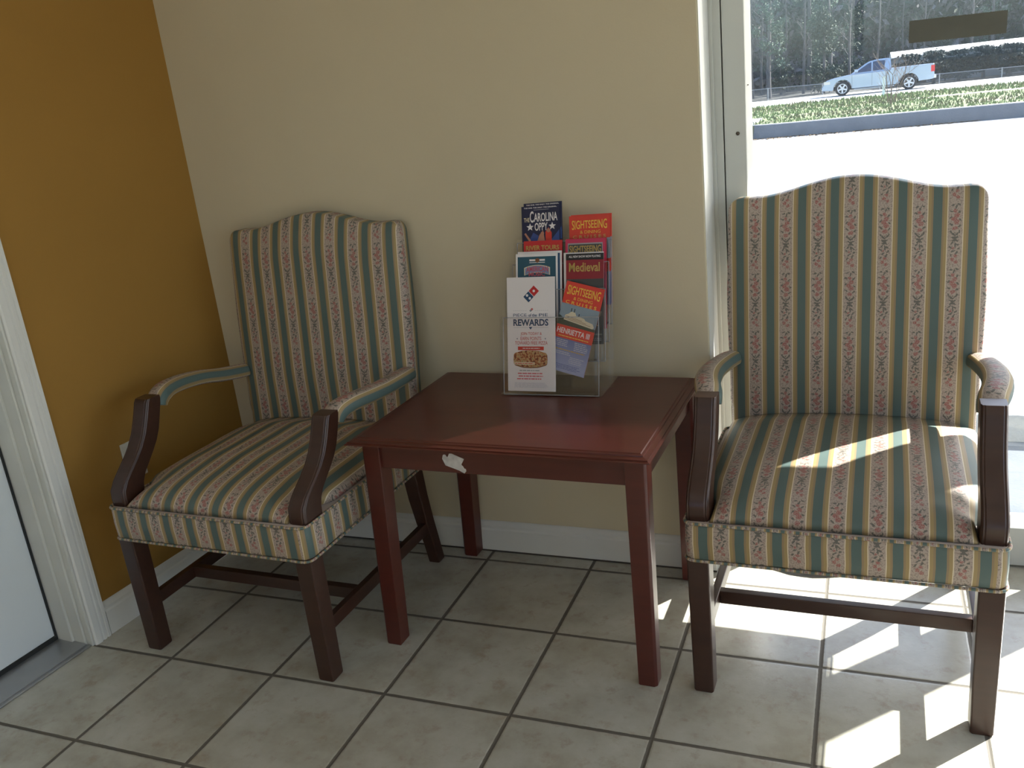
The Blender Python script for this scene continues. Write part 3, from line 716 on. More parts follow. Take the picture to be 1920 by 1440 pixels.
L.text('REWARDS', 0.13, 0.575, 0.86, 0.635, 'dblue', bold=0.03)
L.rect(0.13, 0.560, 0.44, 0.562, 'grey'); L.rect(0.54, 0.560, 0.86, 0.562, 'grey'); L.poly([(0.45, 0.566), (0.49, 0.543), (0.53, 0.566)], 'dblue')
L.text('JOIN TODAY &', 0.28, 0.488, 0.72, 0.520, 'red', bold=0.0); L.text('EARN POINTS', 0.28, 0.449, 0.71, 0.480, 'red', bold=0.0); L.text('TOWARD FREE PIZZA', 0.16, 0.410, 0.84, 0.441, 'red', bold=0.0)
L.poly([(0.19, 0.463), (0.215, 0.470), (0.215, 0.456)], 'dblue'); L.poly([(0.81, 0.463), (0.785, 0.470), (0.785, 0.456)], 'dblue')
L.rect(0.22, 0.362, 0.76, 0.394, 'red'); L.lines(0.32, 0.68, [0.375], 0.007, 'white', 3, 4, 0)
bl = []
for i in range(28):
    a = 2 * PI * i / 28; ca, sa = math.cos(a), math.sin(a)
    bl.append((0.48 + 0.355 * math.copysign(abs(ca) ** 0.55, ca), 0.287 + 0.070 * math.copysign(abs(sa) ** 0.6, sa) + 0.004 * math.sin(5 * a)))
L.poly([(x, y - 0.010) for x, y in bl], 'brown', 1); L.poly(bl, 'pizza', 2)
L.rect(0.14, 0.235, 0.57, 0.256, 'cream', 3); L.lines(0.16, 0.55, [0.242], 0.006, 'red', 4, 9, 0)
L.lines(0.24, 0.72, [0.178], 0.009, 'grey', 2, 3, .2); L.lines(0.18, 0.82, [0.152, 0.128, 0.104], 0.010, 'pinkred', 2, 5, 0.2)
L.lines(0.12, 0.84, [0.072, 0.064, 0.056, 0.048, 0.040, 0.032], 0.003, 'pale', 2, 6, 0.1)
L.place('leaflet', 'tall white pizza rewards leaflet, frontmost in the left pockets of the rack', tl_origin(0.1855, 0, 0.2975, h), W=Vector((0.034, 0.2425, 0.9701)))
# sightseeing front face helper
def sight(L, top=1.0, base='brightred', frame=False):
    L.text('SIGHTSEEING', 0.07, top - 0.132, 0.93, top - 0.045, 'yellow', bold=0.01, arch=0.003, flare=0.25)
    L.text('& DINING', 0.27, top - 0.190, 0.77, top - 0.155, 'yellow', bold=0.0)
    L.text('C R U I S E S', 0.09, top - 0.242, 0.90, top - 0.206, 'gold' if base == 'red' else 'yellow', bold=0.012)
# tilted leaflet
h = 0.232; w = 0.104; L = Leaf(w, h, 'brightred'); sight(L)
L.rect(0, 0.515, 1, 0.755, 'skyblue'); L.poly([(0, 0.515), (1, 0.515), (1, 0.545), (0.6, 0.56), (0.1, 0.60), (0, 0.62)], 'green', 2)
L.poly([(0.14, 0.575), (0.92, 0.545), (0.95, 0.565), (0.90, 0.60), (0.70, 0.615), (0.66, 0.635), (0.44, 0.645), (0.40, 0.675), (0.30, 0.68), (0.24, 0.65), (0.16, 0.63)], 'cream', 3)
for q in range(3): L.poly([(0.17, 0.588 + q * 0.016), (0.86 - 0.12 * q, 0.566 + q * 0.017), (0.86 - 0.12 * q, 0.570 + q * 0.017), (0.17, 0.592 + q * 0.016)], 'brown', 4)
for sx in (0.28, 0.36): L.rect(sx, 0.675, sx + 0.02, 0.715, 'black', 3)
L.rect(0.5, 0.64, 0.52, 0.672, 'black', 3)
L.rect(0, 0.37, 1, 0.515, 'brightred', 2); L.text('HENRIETTA III', 0.04, 0.425, 0.90, 0.485, 'white', 3, bold=0.02); L.lines(0.1, 0.9, [0.392], 0.009, 'yellow', 3, 2, 0)
L.rect(0, 0, 1, 0.37, 'bluefade', 1)
L.lines(0.06, 0.42, [0.345, 0.325, 0.305, 0.285], 0.009, 'pale', 2, 11); L.lines(0.55, 0.93, [0.345, 0.325, 0.305, 0.285, 0.265], 0.009, 'pale', 2, 12); L.lines(0.10, 0.88, [0.24], 0.013, 'gold', 2, 13, 0)
L.lines(0.10, 0.55, [0.215, 0.195], 0.009, 'pale', 2, 14); L.lines(0.5, 0.9, [0.175, 0.155, 0.135, 0.115], 0.008, 'pale', 2, 15); L.lines(0.1, 0.9, [0.08, 0.065, 0.05, 0.035], 0.005, 'blue', 2, 16)
rt = math.radians(-14.5)
L.place('leaflet', 'tilted red sightseeing leaflet with riverboat photo and blue text, leaning beside the white leaflet', (0.3025, 0.2048, 0.6683), rot=rt)
# medieval
h = 0.232; w = 0.1005; L = Leaf(w, h, 'crim'); L.rect(0.0, 0.93, 1, 1, 'black'); L.text('ALL NEW SHOW NOW PLAYING', 0.08, 0.955, 0.92, 0.98, 'white', bold=0.02)
L.text('Medieval', 0.08, 0.80, 0.90, 0.90, 'gold', bold=0.02); L.rect(0, 0, 1, 0.72, 'charcoal')
L.lines(0.35, 0.95, [0.10], 0.016, 'mid', 2, 3, 0); L.lines(0.2, 0.95, [0.06, 0.04], 0.008, 'grey', 2, 4); L.poly([(0.5, 0.25), (0.9, 0.3), (0.95, 0.36), (0.6, 0.40)], 'mid', 2); L.lines(0.6, 0.9, [0.20], 0.01, 'gold', 2, 5)
L.place('leaflet', 'dark red leaflet with black top strip and gold Medieval title, behind the tilted leaflet', tl_origin(0.3435, 1, 0.3497, h))
L = Leaf(0.107, h, 'white'); L.place('leaflet', 'plain white leaflet edge showing just behind the dark red Medieval leaflet', tl_origin(0.3365, 1.15, 0.3522, h))
# american music style card
h = 0.232; L = Leaf(0.1165, h, 'white'); L.rect(0.045, 0.02, 0.955, 0.965, 'teal')
L.rect(0.33, 0.915, 0.47, 0.935, 'white', 2); L.rect(0.57, 0.915, 0.70, 0.935, 'white', 2); L.rect(0.33, 0.895, 0.70, 0.902, 'white', 2); L.disc(0.52, 0.922, 0.05, 'brown', 3)
def archpoly(x0, x1, y0, y1, k, l, a=0.03):
    P = []
    for i in range(13): u = i / 12; c = 2 * u - 1; P.append((lerp(x0, x1, u), y0 - a * c * c))
    for i in range(12, -1, -1): u = i / 12; c = 2 * u - 1; P.append((lerp(x0, x1, u), y1 - a * c * c))
    L.poly(P, k, l)
archpoly(0.20, 0.82, 0.785, 0.872, 'cream', 2); archpoly(0.225, 0.795, 0.793, 0.864, 'lblue', 3)
L.text('AMERICAN', 0.25, 0.800, 0.775, 0.856, 'rose', 4, bold=0.03, arch=0.007, flare=0.1); L.text('MUSIC', 0.31, 0.745, 0.70, 0.790, 'rose', 4, bold=0.03)
L.place('leaflet', 'white bordered teal leaflet with arched red lettering, above the white leaflet', tl_origin(0.2045, 1, 0.3545, h))
L = Leaf(0.122, h, 'white'); L.rect(0.04, 0.02, 0.96, 0.975, 'dblue'); L.place('leaflet', 'white edged leaflet mostly hidden behind the teal one in the left pocket', tl_origin(0.2090, 1.2, 0.3590, h))
# river tours
h = 0.232; L = Leaf(0.1075, h, 'red'); L.text('RIVER TOURS', 0.06, 0.895, 0.92, 0.950, 'gold', bold=0.03, arch=0.003); L.place('leaflet', 'red River Tours leaflet with gold letters in the third left pocket', tl_origin(0.2200, 2, 0.3835, h))
# framed sightseeing
L = Leaf(0.108, h, 'magenta'); L.rect(0.06, 0.02, 0.93, 0.955, 'grey'); L.rect(0.08, 0.02, 0.91, 0.94, 'charcoal', 2); L.text('SIGHTSEEING', 0.10, 0.855, 0.89, 0.925, 'gold', 3, bold=0.02, arch=0.003, flare=0.2)
L.place('leaflet', 'pink red framed leaflet with yellow Sightseeing title on black, third right pocket', tl_origin(0.3360, 2, 0.3835, h))
L = Leaf(0.107, h, 'red'); L.place('leaflet', 'red leaflet edge hidden behind the pink framed Sightseeing leaflet', tl_origin(0.3385, 2.15, 0.3842, h))
# oppry
def oppry(x, k, q, label):
    global L
    h = 0.232; L = Leaf(0.1075, h, 'navy')
    L.text('THE ONE. THE ONLY. THE ORIGINAL.', 0.07, 0.972, 0.93, 0.986, 'white', bold=0.03)
    L.rect(0.32, 0.952, 0.72, 0.957, 'grey')
    L.text('THE', 0.06, 0.822, 0.21, 0.870, 'cream', bold=0.02); L.text('C', 0.22, 0.812, 0.32, 0.942, 'white', bold=0.02); L.text('AROLINA', 0.325, 0.820, 0.94, 0.918, 'white', bold=0.02)
    L.text('OPPY', 0.34, 0.718, 0.68, 0.808, 'white', bold=0.02)
    L.star(0.22, 0.762, 0.10, 'white'); L.star(0.80, 0.762, 0.10, 'white')
    L.poly([(0.2, 0.62), (0.30, 0.70), (0.44, 0.66), (0.40, 0.58)], 'blue', 1); L.poly([(0.75, 0.60), (0.98, 0.72), (0.98, 0.58)], 'blue', 1)
    L.poly([(0.40, 0.60), (0.46, 0.67), (0.56, 0.72), (0.60, 0.60)], 'skin', 2); L.poly([(0.62, 0.60), (0.62, 0.70), (0.70, 0.75), (0.78, 0.69), (0.78, 0.60)], 'brightred', 3); L.disc(0.70, 0.715, 0.05, 'skin', 4); L.disc(0.54, 0.685, 0.045, 'skin', 4)
    L.poly([(0.06, 0.69), (0.10, 0.70), (0.24, 0.61), (0.19, 0.60)], 'skin', 2)
    return L.place('leaflet', label, tl_origin(x, k, q, h), rot=math.radians(1.0))
oppry(0.2110, 3, 0.4715, 'navy Carolina Oppry leaflet with white stars, front copy in the topmost left pocket')
oppry(0.2165, 3.15, 0.4790, 'navy Carolina Oppry leaflet peeking up behind the front copy')
def cruise_lower(L):
    L.rect(0, 0.515, 1, 0.745, 'skyblue'); L.rect(0, 0.37, 1, 0.515, 'brightred', 2); L.rect(0, 0, 1, 0.37, 'lblue', 1)
L = Leaf(0.110, 0.232, 'brightred'); sight(L, 0.99, 'red'); cruise_lower(L); L.place('leaflet', 'red Sightseeing & Dining Cruises leaflet standing in the topmost right pocket', tl_origin(0.3425, 3, 0.4395, 0.232), rot=math.radians(0.6))
L = Leaf(0.110, 0.232, 'brightred'); cruise_lower(L); L.place('leaflet', 'red leaflet rim peeking behind the topmost Sightseeing cruises leaflet', tl_origin(0.3455, 3.15, 0.4418, 0.232), rot=math.radians(0.3))

# ------------------------------------------------------------------ acrylic rack
m_, nt_, out2 = new_mat('acrylic_edge'); be = bsdf(nt_, out2, (0.42, 0.42, 0.45), 0.15); nt_.links.remove(out2.inputs[0].links[0])
te = nt_.nodes.new('ShaderNodeBsdfTransparent'); me_ = nt_.nodes.new('ShaderNodeMixShader'); me_.inputs[0].default_value = 0.55
nt_.links.new(te.outputs[0], me_.inputs[1]); nt_.links.new(be.outputs[0], me_.inputs[2]); nt_.links.new(me_.outputs[0], out2.inputs[0]); ACEDGE = m_
rk = empty('brochure_rack', (0.31, 0.28, 0.6003)); tag(rk, 'clear acrylic four-tier brochure rack standing on the red end table', 'brochure holder')
def RK(g, name, **k):
    g.v = [(x - 0.31, y - 0.28, z - 0.6003) for x, y, z in g.v]; return g.build(name, ACRYL, rk, **k)
def slope_pt(x, kk, q): return (x + 0.010, 0.1833 + 0.02 * kk + 0.2425 * q, 0.6098 + 0.9701 * q)
def slab(g, x0, x1, kk, q0, q1, t=0.0018):
    R = []
    for q in (q0, q1):
        a = slope_pt(x0, kk, q); b = slope_pt(x1, kk, q); R.append([(a[0], a[1] - t / 2, a[2]), (b[0], b[1] - t / 2, b[2]), (b[0], b[1] + t / 2, b[2]), (a[0], a[1] + t / 2, a[2])])
    g.rings(R)
tiers = [(-0.45, 0.178, 0.438, -0.0078, 0.195), (0.55, 0.186, 0.450, 0.075, 0.262), (1.55, 0.192, 0.455, 0.12, 0.325), (2.55, 0.198, 0.457, 0.16, 0.378)]
for kk, xa, xb, qa, qb in tiers:
    g = G(); slab(g, xa, xb, kk, qa, qb); RK(g, 'pocket_front')
    g = G(); P = [slope_pt(xa, kk, qa), slope_pt(xa, kk, qb), slope_pt(xb, kk, qb), slope_pt(xb, kk, qa)]
    P = [(x - 0.31, y - 0.28 - 0.0006, z - 0.6003 + (0.0016 if q in (0, 3) else 0)) for q, (x, y, z) in enumerate(P)]
    for a, b in ((0, 1), (1, 2), (2, 3), (3, 0)): g.tube([P[a], P[b]], 0.0011, 6)
    g.build('polished_rim', ACEDGE, rk)
    g = G()
    for x in (xa, xb - 0.002):
        A = slope_pt(x, kk, qa); B = slope_pt(x, kk, qb); Cc = slope_pt(x, kk + 0.92, qb); D = slope_pt(x, kk + 0.92, qa)
        g.rings([[(x + e, A[1], A[2]), (x + e, B[1], B[2]), (x + e, Cc[1], Cc[2]), (x + e, D[1], D[2])] for e in (0, 0.002)])
    a = slope_pt(xa, kk, qa); d = slope_pt(xa, kk + 0.92, qa)
    g.rings([[(x, a[1], a[2]), (x, d[1], d[2]), (x, d[1], d[2] + 0.002), (x, a[1], a[2] + 0.002)] for x in (xa, xb)])
    RK(g, 'pocket_side')
g = G(); slab(g, 0.19, 0.457, 3.45, -0.008, 0.385); RK(g, 'back_panel')
g = G(); g.box(0.192, 0.455, 0.171, 0.346, 0.6003, 0.6023); RK(g, 'base_plate')

# ------------------------------------------------------------------ outdoors
def outdoor_mat(name, stops, scale, rough=0.9, bump=0.4, bs=30.0, bd=0.02, detail=6):
    m, nt, out = new_mat(name); X = NX(nt); b = bsdf(nt, out, rough=rough); n = X.noise(X.coord(), scale, detail, 0.65)
    nt.links.new(X.ramp(n.outputs[0], stops), b.inputs['Base Color'])
    if bump: X.bump(X.noise(X.coord(), bs, 4).outputs[0], bump, bd, b)
    return m
ASPH = outdoor_mat('weathered_asphalt', [(0.3, (0.20, 0.21, 0.235)), (0.55, (0.24, 0.25, 0.275)), (0.75, (0.29, 0.30, 0.32))], 1.2, 0.55, 0.3, 60, 0.01)
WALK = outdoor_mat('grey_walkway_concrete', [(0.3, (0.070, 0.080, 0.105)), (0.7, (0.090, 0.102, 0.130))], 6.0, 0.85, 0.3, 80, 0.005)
CONC = outdoor_mat('concrete', [(0.3, (0.36, 0.36, 0.35)), (0.7, (0.46, 0.46, 0.45))], 4.0, 0.85)
CURB = outdoor_mat('curb_concrete', [(0.3, (0.16, 0.17, 0.19)), (0.7, (0.21, 0.22, 0.24))], 2.0, 0.85)
GRASSG = outdoor_mat('grass_ground', [(0.30, (0.085, 0.125, 0.040)), (0.48, (0.115, 0.150, 0.060)), (0.60, (0.150, 0.145, 0.090)), (0.75, (0.175, 0.150, 0.115))], 0.55, 0.95, 0.8, 5.0, 0.1)
ROAD = outdoor_mat('road_surface', [(0.3, (0.45, 0.45, 0.45)), (0.7, (0.52, 0.52, 0.52))], 1.0, 0.6, 0)
FORESTG = outdoor_mat('forest_floor', [(0.3, (0.018, 0.022, 0.018)), (0.7, (0.045, 0.042, 0.038))], 0.6)
GX0, GX1 = -45, 45
def sheet(name, rows, mat, x0=GX0, x1=GX1, nx=1, kind='structure', thick=0.3):
    g = G(); R = [[(x0, y, z), (x1, y, z), (x1, y, z - thick), (x0, y, z - thick)] for y, z in rows]
    g.rings(R[::-1]); o = g.build(name, mat); tag(o, kind=kind); return o
def blocker_mat():
    m, nt, out = new_mat('blocker_cloth'); b = bsdf(nt, out, (0.35, 0.35, 0.33), 0.9); nt.links.remove(out.inputs[0].links[0])
    tr = nt.nodes.new('ShaderNodeBsdfTransparent'); mx = nt.nodes.new('ShaderNodeMixShader'); mx.inputs[0].default_value = 0.88
    nt.links.new(tr.outputs[0], mx.inputs[1]); nt.links.new(b.outputs[0], mx.inputs[2]); nt.links.new(mx.outputs[0], out.inputs[0]); return m
g = G(); g.poly([(-3, 0.72, 2.42), (7, 0.72, 2.42), (7, 1.90, 2.40), (-3, 1.90, 2.40)]); g.poly([(-3, 1.90, 2.40), (7, 1.90, 2.40), (7, 1.90, 2.52), (-3, 1.90, 2.52)])  # unseen sheet added outside to hold sun off the table and floor
cn = g.build('sun_blocker', blocker_mat()); tag(cn, kind='structure')
g = G()
for x in (-3, 0.5, 4.0, 7): g.tube([(x, 0.72, 2.44), (x, 1.90, 2.42)], 0.02, 8)
g.build('sun_blocker_frame', ALU, cn)
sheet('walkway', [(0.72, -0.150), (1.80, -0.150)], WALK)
sheet('parking_lot', [(1.80, -0.150), (22.0, -0.208)], ASPH)
sheet('ground_back', [(-40, -0.16), (-4.6, -0.15)], ASPH)
# wheel stop
g = G(); g.rings([[(x, 1.835, -0.15), (x, 1.855, -0.045), (x, 1.875, -0.035), (x, 1.965, -0.035), (x, 1.985, -0.045), (x, 2.01, -0.15)] for x in (2.9, 1.05)])
o = g.build('wheel_stop', CONC, bevel=0.006); tag(o, 'pale concrete wheel stop on the parking lot just outside the window', 'wheel stop')
# curb at the far side of the lot
g = G(); P = [(x, 22.0) for x in (40, 10, 2, -0.6)] + [(-1.1, 22.02), (-1.5, 22.12), (-1.8, 22.35), (-2.0, 22.7), (-2.1, 23.5), (-2.12, 26)]
R = []
for k, (x, y) in enumerate(P):
    a = P[max(0, k - 1)]; b = P[min(len(P) - 1, k + 1)]; t = Vector((b[0] - a[0], b[1] - a[1])).normalized(); nr = Vector((-t.y, t.x))
    nr = -nr if nr.y < 0 or (abs(nr.y) < 0.3 and nr.x < 0) else nr
    R.append([(x, y, -0.25), (x + nr.x * 0.03, y + nr.y * 0.03, 0.105), (x + nr.x * 0.05, y + nr.y * 0.05, 0.119), (x + nr.x * 0.30, y + nr.y * 0.30, 0.124), (x + nr.x * 0.33, y + nr.y * 0.33, -0.25)])
g.rings(R); o = g.build('curb', CURB); tag(o, kind='structure')
sheet('grass_bank', [(22.25, 0.105), (30, -0.01), (35, -0.102), (50, -0.349)], GRASSG)
sheet('road', [(50, -0.345), (61.5, -0.352)], ROAD)
sheet('woodland_ground', [(61.5, -0.46), (66, -0.48), (110, -0.2)], FORESTG)
# leaf litter at the curb foot
g = G(); R_ = random.Random(3)
for i in range(500):
    x = R_.uniform(-2.2, 3.5); y = 21.98 - abs(R_.gauss(0, 0.35)) * max(0.1, 1 - (x + 2.2) / 7); a = R_.random() * PI; s = R_.uniform(0.02, 0.06)
    z = -0.207; g.poly([(x + s * math.cos(a), y + s * math.sin(a), z), (x - s * math.sin(a) * .5, y + s * math.cos(a) * .5, z + 0.02), (x - s * math.cos(a), y - s * math.sin(a), z), (x + s * math.sin(a) * .5, y - s * math.cos(a) * .5, z + 0.008)])
o = g.build('leaf_litter', simple('dry_leaves', (0.20, 0.13, 0.07), 0.9)); tag(o, 'brown leaf litter blown against the foot of the curb', 'leaves', kind='stuff')
# worn gravel path in the grass
g = G(); T_ = []; B_ = []
for i in range(60):
    x = 2.0 + i * 0.35; y = 36.0 - 0.4 * math.sin(i * 0.12); wv = (0.9 + 0.35 * noise.noise(Vector((x * 0.9, 0, 3)))) * min(1, (i + 1) / 8); zz = lambda yy: interp([(22.25, .105), (30, -.01), (35, -.102), (50, -.349)], yy) + 0.012
    T_.append((x, y + wv, zz(y + wv))); B_.append((x, y - wv, zz(y - wv)))
for i in range(59): g.poly([B_[i], B_[i + 1], T_[i + 1], T_[i]])
o = g.build('footpath', outdoor_mat('pale_gravel', [(0.42, (0.60, 0.58, 0.55)), (0.6, (0.30, 0.32, 0.18))], 1.6, 0.9)); tag(o, kind='structure')
# grass tufts (uncountable)
g = G(); R_ = random.Random(5); GZ = [(22.25, .105), (30, -.01), (35, -.102), (50, -.349)]
for i in range(15000):
    y = 22.4 + 27 * R_.random() ** 1.5; x = R_.uniform(-6, 14) ; z = interp(GZ, y); s = R_.uniform(0.03, 0.08) * (1 + (y - 22) / 25)
    if 33.0 < y < 37.4 and x > 3.2 and R_.random() < 0.93: continue
    a = R_.random() * PI; dx, dy = math.cos(a) * s * 0.35, math.sin(a) * s * 0.35; mi = 0 if noise.noise(Vector((x * 0.35, y * 0.25, 0))) + R_.uniform(-.3, .3) > -0.05 else 1
    g.poly([(x - dx, y - dy, z), (x + dx, y + dy, z), (x + dx * 0.3 + R_.uniform(-.3, .3) * s, y + R_.uniform(-.4, .1) * s, z + s)], mi)
o = g.build('grass', [simple('green_grass', (0.15, 0.23, 0.08), 0.8, col2=(0.23, 0.29, 0.13), scale=1.0), simple('dry_grass', (0.17, 0.17, 0.09), 0.85)]); tag(o, 'sunlit green and straw coloured grass on the bank beyond the curb', 'grass', kind='stuff')

# fence
fz0, fz1, FY = -0.475, 0.30, 64.0
fn = empty('chain_link_fence', (0, FY, fz0)); tag(fn, 'grey chain link fence running along the far side of the road', 'fence')
g = G(); g.tube([(-20, 0, 0.84), (-5.3, 0, 0.85), (5.5, 0, 0.66), (11, 0, 0.62), (30, 0, 0.62)], 0.022, 6); g.build('top_rail', GREY_METAL, fn)
for x in [-5.34 + 3.55 * k for k in range(-4, 9)]:
    g = G(); hz = interp([(-20, 0.84), (-5.3, .85), (5.5, .66), (11, .62), (30, .62)], x); g.tube([(x, 0.03, -0.05), (x, 0.03, hz + 0.04)], 0.032, 8); g.build('post', GREY_METAL, fn)
def mesh_mat():
    m, nt, out = new_mat('chain_link_mesh'); X = NX(nt); x, y, z = X.sep(X.coord())
    d = bsdf(nt, out, (0.30, 0.31, 0.32), 0.5, 0.3); nt.links.remove(out.inputs[0].links[0])
    a = X.m('ABSOLUTE', X.m('SUBTRACT', X.m('FRACT', X.m('MULTIPLY', X.m('ADD', X.m('ADD', x, z), 100), 12.0)), 0.5)); b = X.m('ABSOLUTE', X.m('SUBTRACT', X.m('FRACT', X.m('MULTIPLY', X.m('ADD', X.m('SUBTRACT', x, z), 100), 12.0)), 0.5))
    k = X.m('LESS_THAN', X.m('MINIMUM', a, b), 0.045); tr = nt.nodes.new('ShaderNodeBsdfTransparent'); mx = nt.nodes.new('ShaderNodeMixShader')
    nt.links.new(k, mx.inputs[0]); nt.links.new(tr.outputs[0], mx.inputs[1]); nt.links.new(d.outputs[0], mx.inputs[2]); nt.links.new(mx.outputs[0], out.inputs[0]); return m
g = G(); g.rings([[(x, -0.002, 0), (x, 0.002, 0), (x, 0.002, h), (x, -0.002, h)] for x, h in ((-20, .84), (-5.3, .85), (5.5, .66), (11, .62), (30, .62))]); g.build('wire_mesh', mesh_mat(), fn)

# marker post and bare shrub on the bank
g = G(); g.rings([[(a * 0.07, b * 0.05, z) for a, b in ((-1, -1), (1, -1), (1, 1), (-1, 1))] for z in (0, 0.90, 0.94)])
o = g.build('marker_post', simple('white_marker_paint', (0.85, 0.86, 0.88), 0.5)); o.location = (1.79, 48.5, -0.33); tag(o, 'white marker post standing in the grass in front of the pickup', 'post')
def branch(g, p, d, L_, r, depth, R_):
    n = 4; pts = [p]; 
    for k in range(n):
        d = (d + Vector((R_.uniform(-.2, .2), R_.uniform(-.2, .2), R_.uniform(-.05, .15)))).normalized(); pts.append(pts[-1] + d * L_ / n)
    g.tube(pts, [r * (1 - 0.5 * k / n) for k in range(n + 1)], 5)
    if depth:
        for q in range(3):
            k = R_.randint(1, n); nd = (d + Vector((R_.uniform(-.8, .8), R_.uniform(-.8, .8), R_.uniform(-.1, .5)))).normalized()
            branch(g, pts[k], nd, L_ * R_.uniform(.5, .7), r * 0.55, depth - 1, R_)
g = G(); R_ = random.Random(21)
for q in range(5):
    a = q * 1.257 + 0.4; branch(g, Vector((0.05 * math.cos(a), 0.05 * math.sin(a), 0)), Vector((0.35 * math.cos(a), 0.35 * math.sin(a), 1)).normalized(), 0.72, 0.012, 3, R_)
o = g.build('bare_shrub', simple('shrub_twigs', (0.20, 0.14, 0.11), 0.9)); o.scale = (1.45, 1.45, 1.3); o.location = (1.76, 30, -0.02); tag(o, 'small leafless twiggy shrub growing on the grass bank', 'shrub')

# pickup truck ---------------------------------------------------------
TR = empty('pickup_truck', (-1.45, 56.0, -0.352)); tag(TR, 'silver pickup truck driving along the road outside the window', 'truck')
SILV = simple('silver_paint', (0.36, 0.44, 0.56), 0.25, metal=0.45, coat=0.6)
TINT = simple('tinted_window', (0.02, 0.03, 0.07), 0.08, spec=0.8); TYRE = simple('tyre_rubber', (0.015, 0.016, 0.02), 0.8); RIM = simple('alloy_rim', (0.55, 0.57, 0.62), 0.3, metal=0.7)
TRED = simple('red_lens', (0.55, 0.015, 0.02), 0.3); AMB = simple('headlamp_lens', (0.65, 0.62, 0.55), 0.2)
LT, WD = 6.0, 1.98; WF, WRr, WH = 1.10, 4.68, 0.40
def arch(cx, r, n=12, a0=180, a1=0): return [(cx + r * math.cos(math.radians(lerp(a0, a1, i / n))), 0.40 + r * math.sin(math.radians(lerp(a0, a1, i / n)))) for i in range(n + 1)]
low = [(0.04, 0.62), (0.02, 0.48), (0.08, 0.36), (0.55, 0.33)] + [p for p in arch(WF, 0.50) if p[1] > 0.33] + [(1.66, 0.36), (4.12, 0.36)] + [p for p in arch(WRr, 0.50) if p[1] > 0.33] + [(5.25, 0.42), (5.85, 0.46), (5.97, 0.50), (5.98, 0.70), (5.96, 1.26), (5.93, 1.29), (3.72, 1.27), (3.70, 1.19), (1.55, 1.14), (1.2, 1.10), (0.6, 1.02), (0.24, 0.93), (0.10, 0.82)]
g = G(); R = []
for yy, ins in ((0.0, 0.03), (0.03, 0.008), (0.07, 0.0), (WD - 0.07, 0.0), (WD - 0.03, 0.008), (WD, 0.03)):
    cxm, czm = 3.0, 0.8; R.append([(lerp(x, cxm, ins * 0.12), yy, z + (0.0 if z < 0.9 else -ins * 0.9)) for x, z in low])
g.rings(R); body = g.build('body', SILV, TR, bevel=0.012)
# cab: greenhouse
cabp = [(1.50, 1.13), (1.95, 1.40), (2.35, 1.66), (2.55, 1.76), (2.95, 1.83), (3.45, 1.85), (3.60, 1.83), (3.68, 1.76), (3.74, 1.25), (3.74, 1.13)]
g = G(); R = []
for yy, ins in ((0.06, 0), (0.065, 0.0), (WD / 2, 0), (WD - 0.065, 0), (WD - 0.06, 0)):
    R.append([(x, (yy if z < 1.2 else lerp(yy, WD / 2, 0.20 * (z - 1.13) / 0.72)), z) for x, z in cabp])
g.rings(R); g.build('cab_roof', SILV, TR, bevel=0.03)
def side_glass(pts, sgn):
    g = G(); P = []
    for x, z in pts:
        y = lerp(0.06 if sgn < 0 else WD - 0.06, WD / 2, 0.20 * (z - 1.13) / 0.72) + (-0.012 if sgn < 0 else 0.012); P.append((x, y, z))
    Q = [(x, y + (0.02 if sgn < 0 else -0.02), z) for x, y, z in P]; g.rings([P, Q] if sgn > 0 else [Q, P]); g.build('side_window', TINT, TR)
for sgn in (-1, 1):
    side_glass([(1.78, 1.20), (2.66, 1.22), (2.66, 1.71), (2.48, 1.64)], sgn); side_glass([(2.74, 1.22), (3.36, 1.24), (3.38, 1.74), (3.0, 1.75), (2.74, 1.73)], sgn)
    y = -0.004 if sgn < 0 else WD + 0.004
    g = G()
    for x in (1.62, 2.70, 3.44):
        g = G(); g.box(x, x + 0.012, y - 0.003, y + 0.003, 0.42, 1.14); g.build('door_seam', BLACK, TR)
    g = G(); g.box(1.75, 1.95, y - 0.16 if sgn < 0 else y, y if sgn < 0 else y + 0.16, 1.22, 1.38); g.build('side_mirror', SILV, TR, bevel=0.03)
    g = G(); g.box(5.80, 5.99, (y - 0.01), (y + 0.01), 0.86, 1.20); g.build('tail_light', TRED, TR, bevel=0.004)
    g = G(); g.box(0.07, 0.42, (y - 0.008), (y + 0.01), 0.70, 0.86); g.build('headlight', AMB, TR, bevel=0.004)
    g = G(); g.box(1.75, 3.9, y - 0.05, y + 0.05, 0.27, 0.33); g.build('side_step', GREY_METAL, TR, bevel=0.01)
    for x in (WF, WRr):
        yc = 0.14 if sgn < 0 else WD - 0.14
        g = G(); R = []
        for yy, rr in ((-0.14, 0.27), (-0.14, 0.36), (-0.11, 0.40), (0.11, 0.40), (0.14, 0.36), (0.14, 0.27)):
            R.append([(x + rr * math.cos(2 * PI * i / 32), yc + yy, WH + rr * math.sin(2 * PI * i / 32)) for i in range(32)])
        g.rings(R[::-1]); wh = g.build('wheel', TYRE, TR, smooth=False)
        g = G(); ys = yc + sgn * 0.125
        R = [[(x + rr * math.cos(2 * PI * i / 32), ys + sgn * e, WH + rr * math.sin(2 * PI * i / 32)) for i in range(32)] for rr, e in ((0.275, -0.03), (0.275, 0.022), (0.24, 0.022), (0.235, -0.01))]
        g.rings(R if sgn < 0 else R[::-1])
        for k in range(5):
            a = 2 * PI * k / 5 + 0.3; M = Matrix.Translation((x, ys + sgn * 0.012, WH)) @ Matrix.Rotation(a, 4, 'Y')
            g.box(0.03, 0.25, -0.012, 0.012, -0.045, 0.045, M=M)
        g.tube([(x, ys, WH), (x, ys + sgn * 0.03, WH)], 0.06, 14); g.build('rim', RIM, wh)
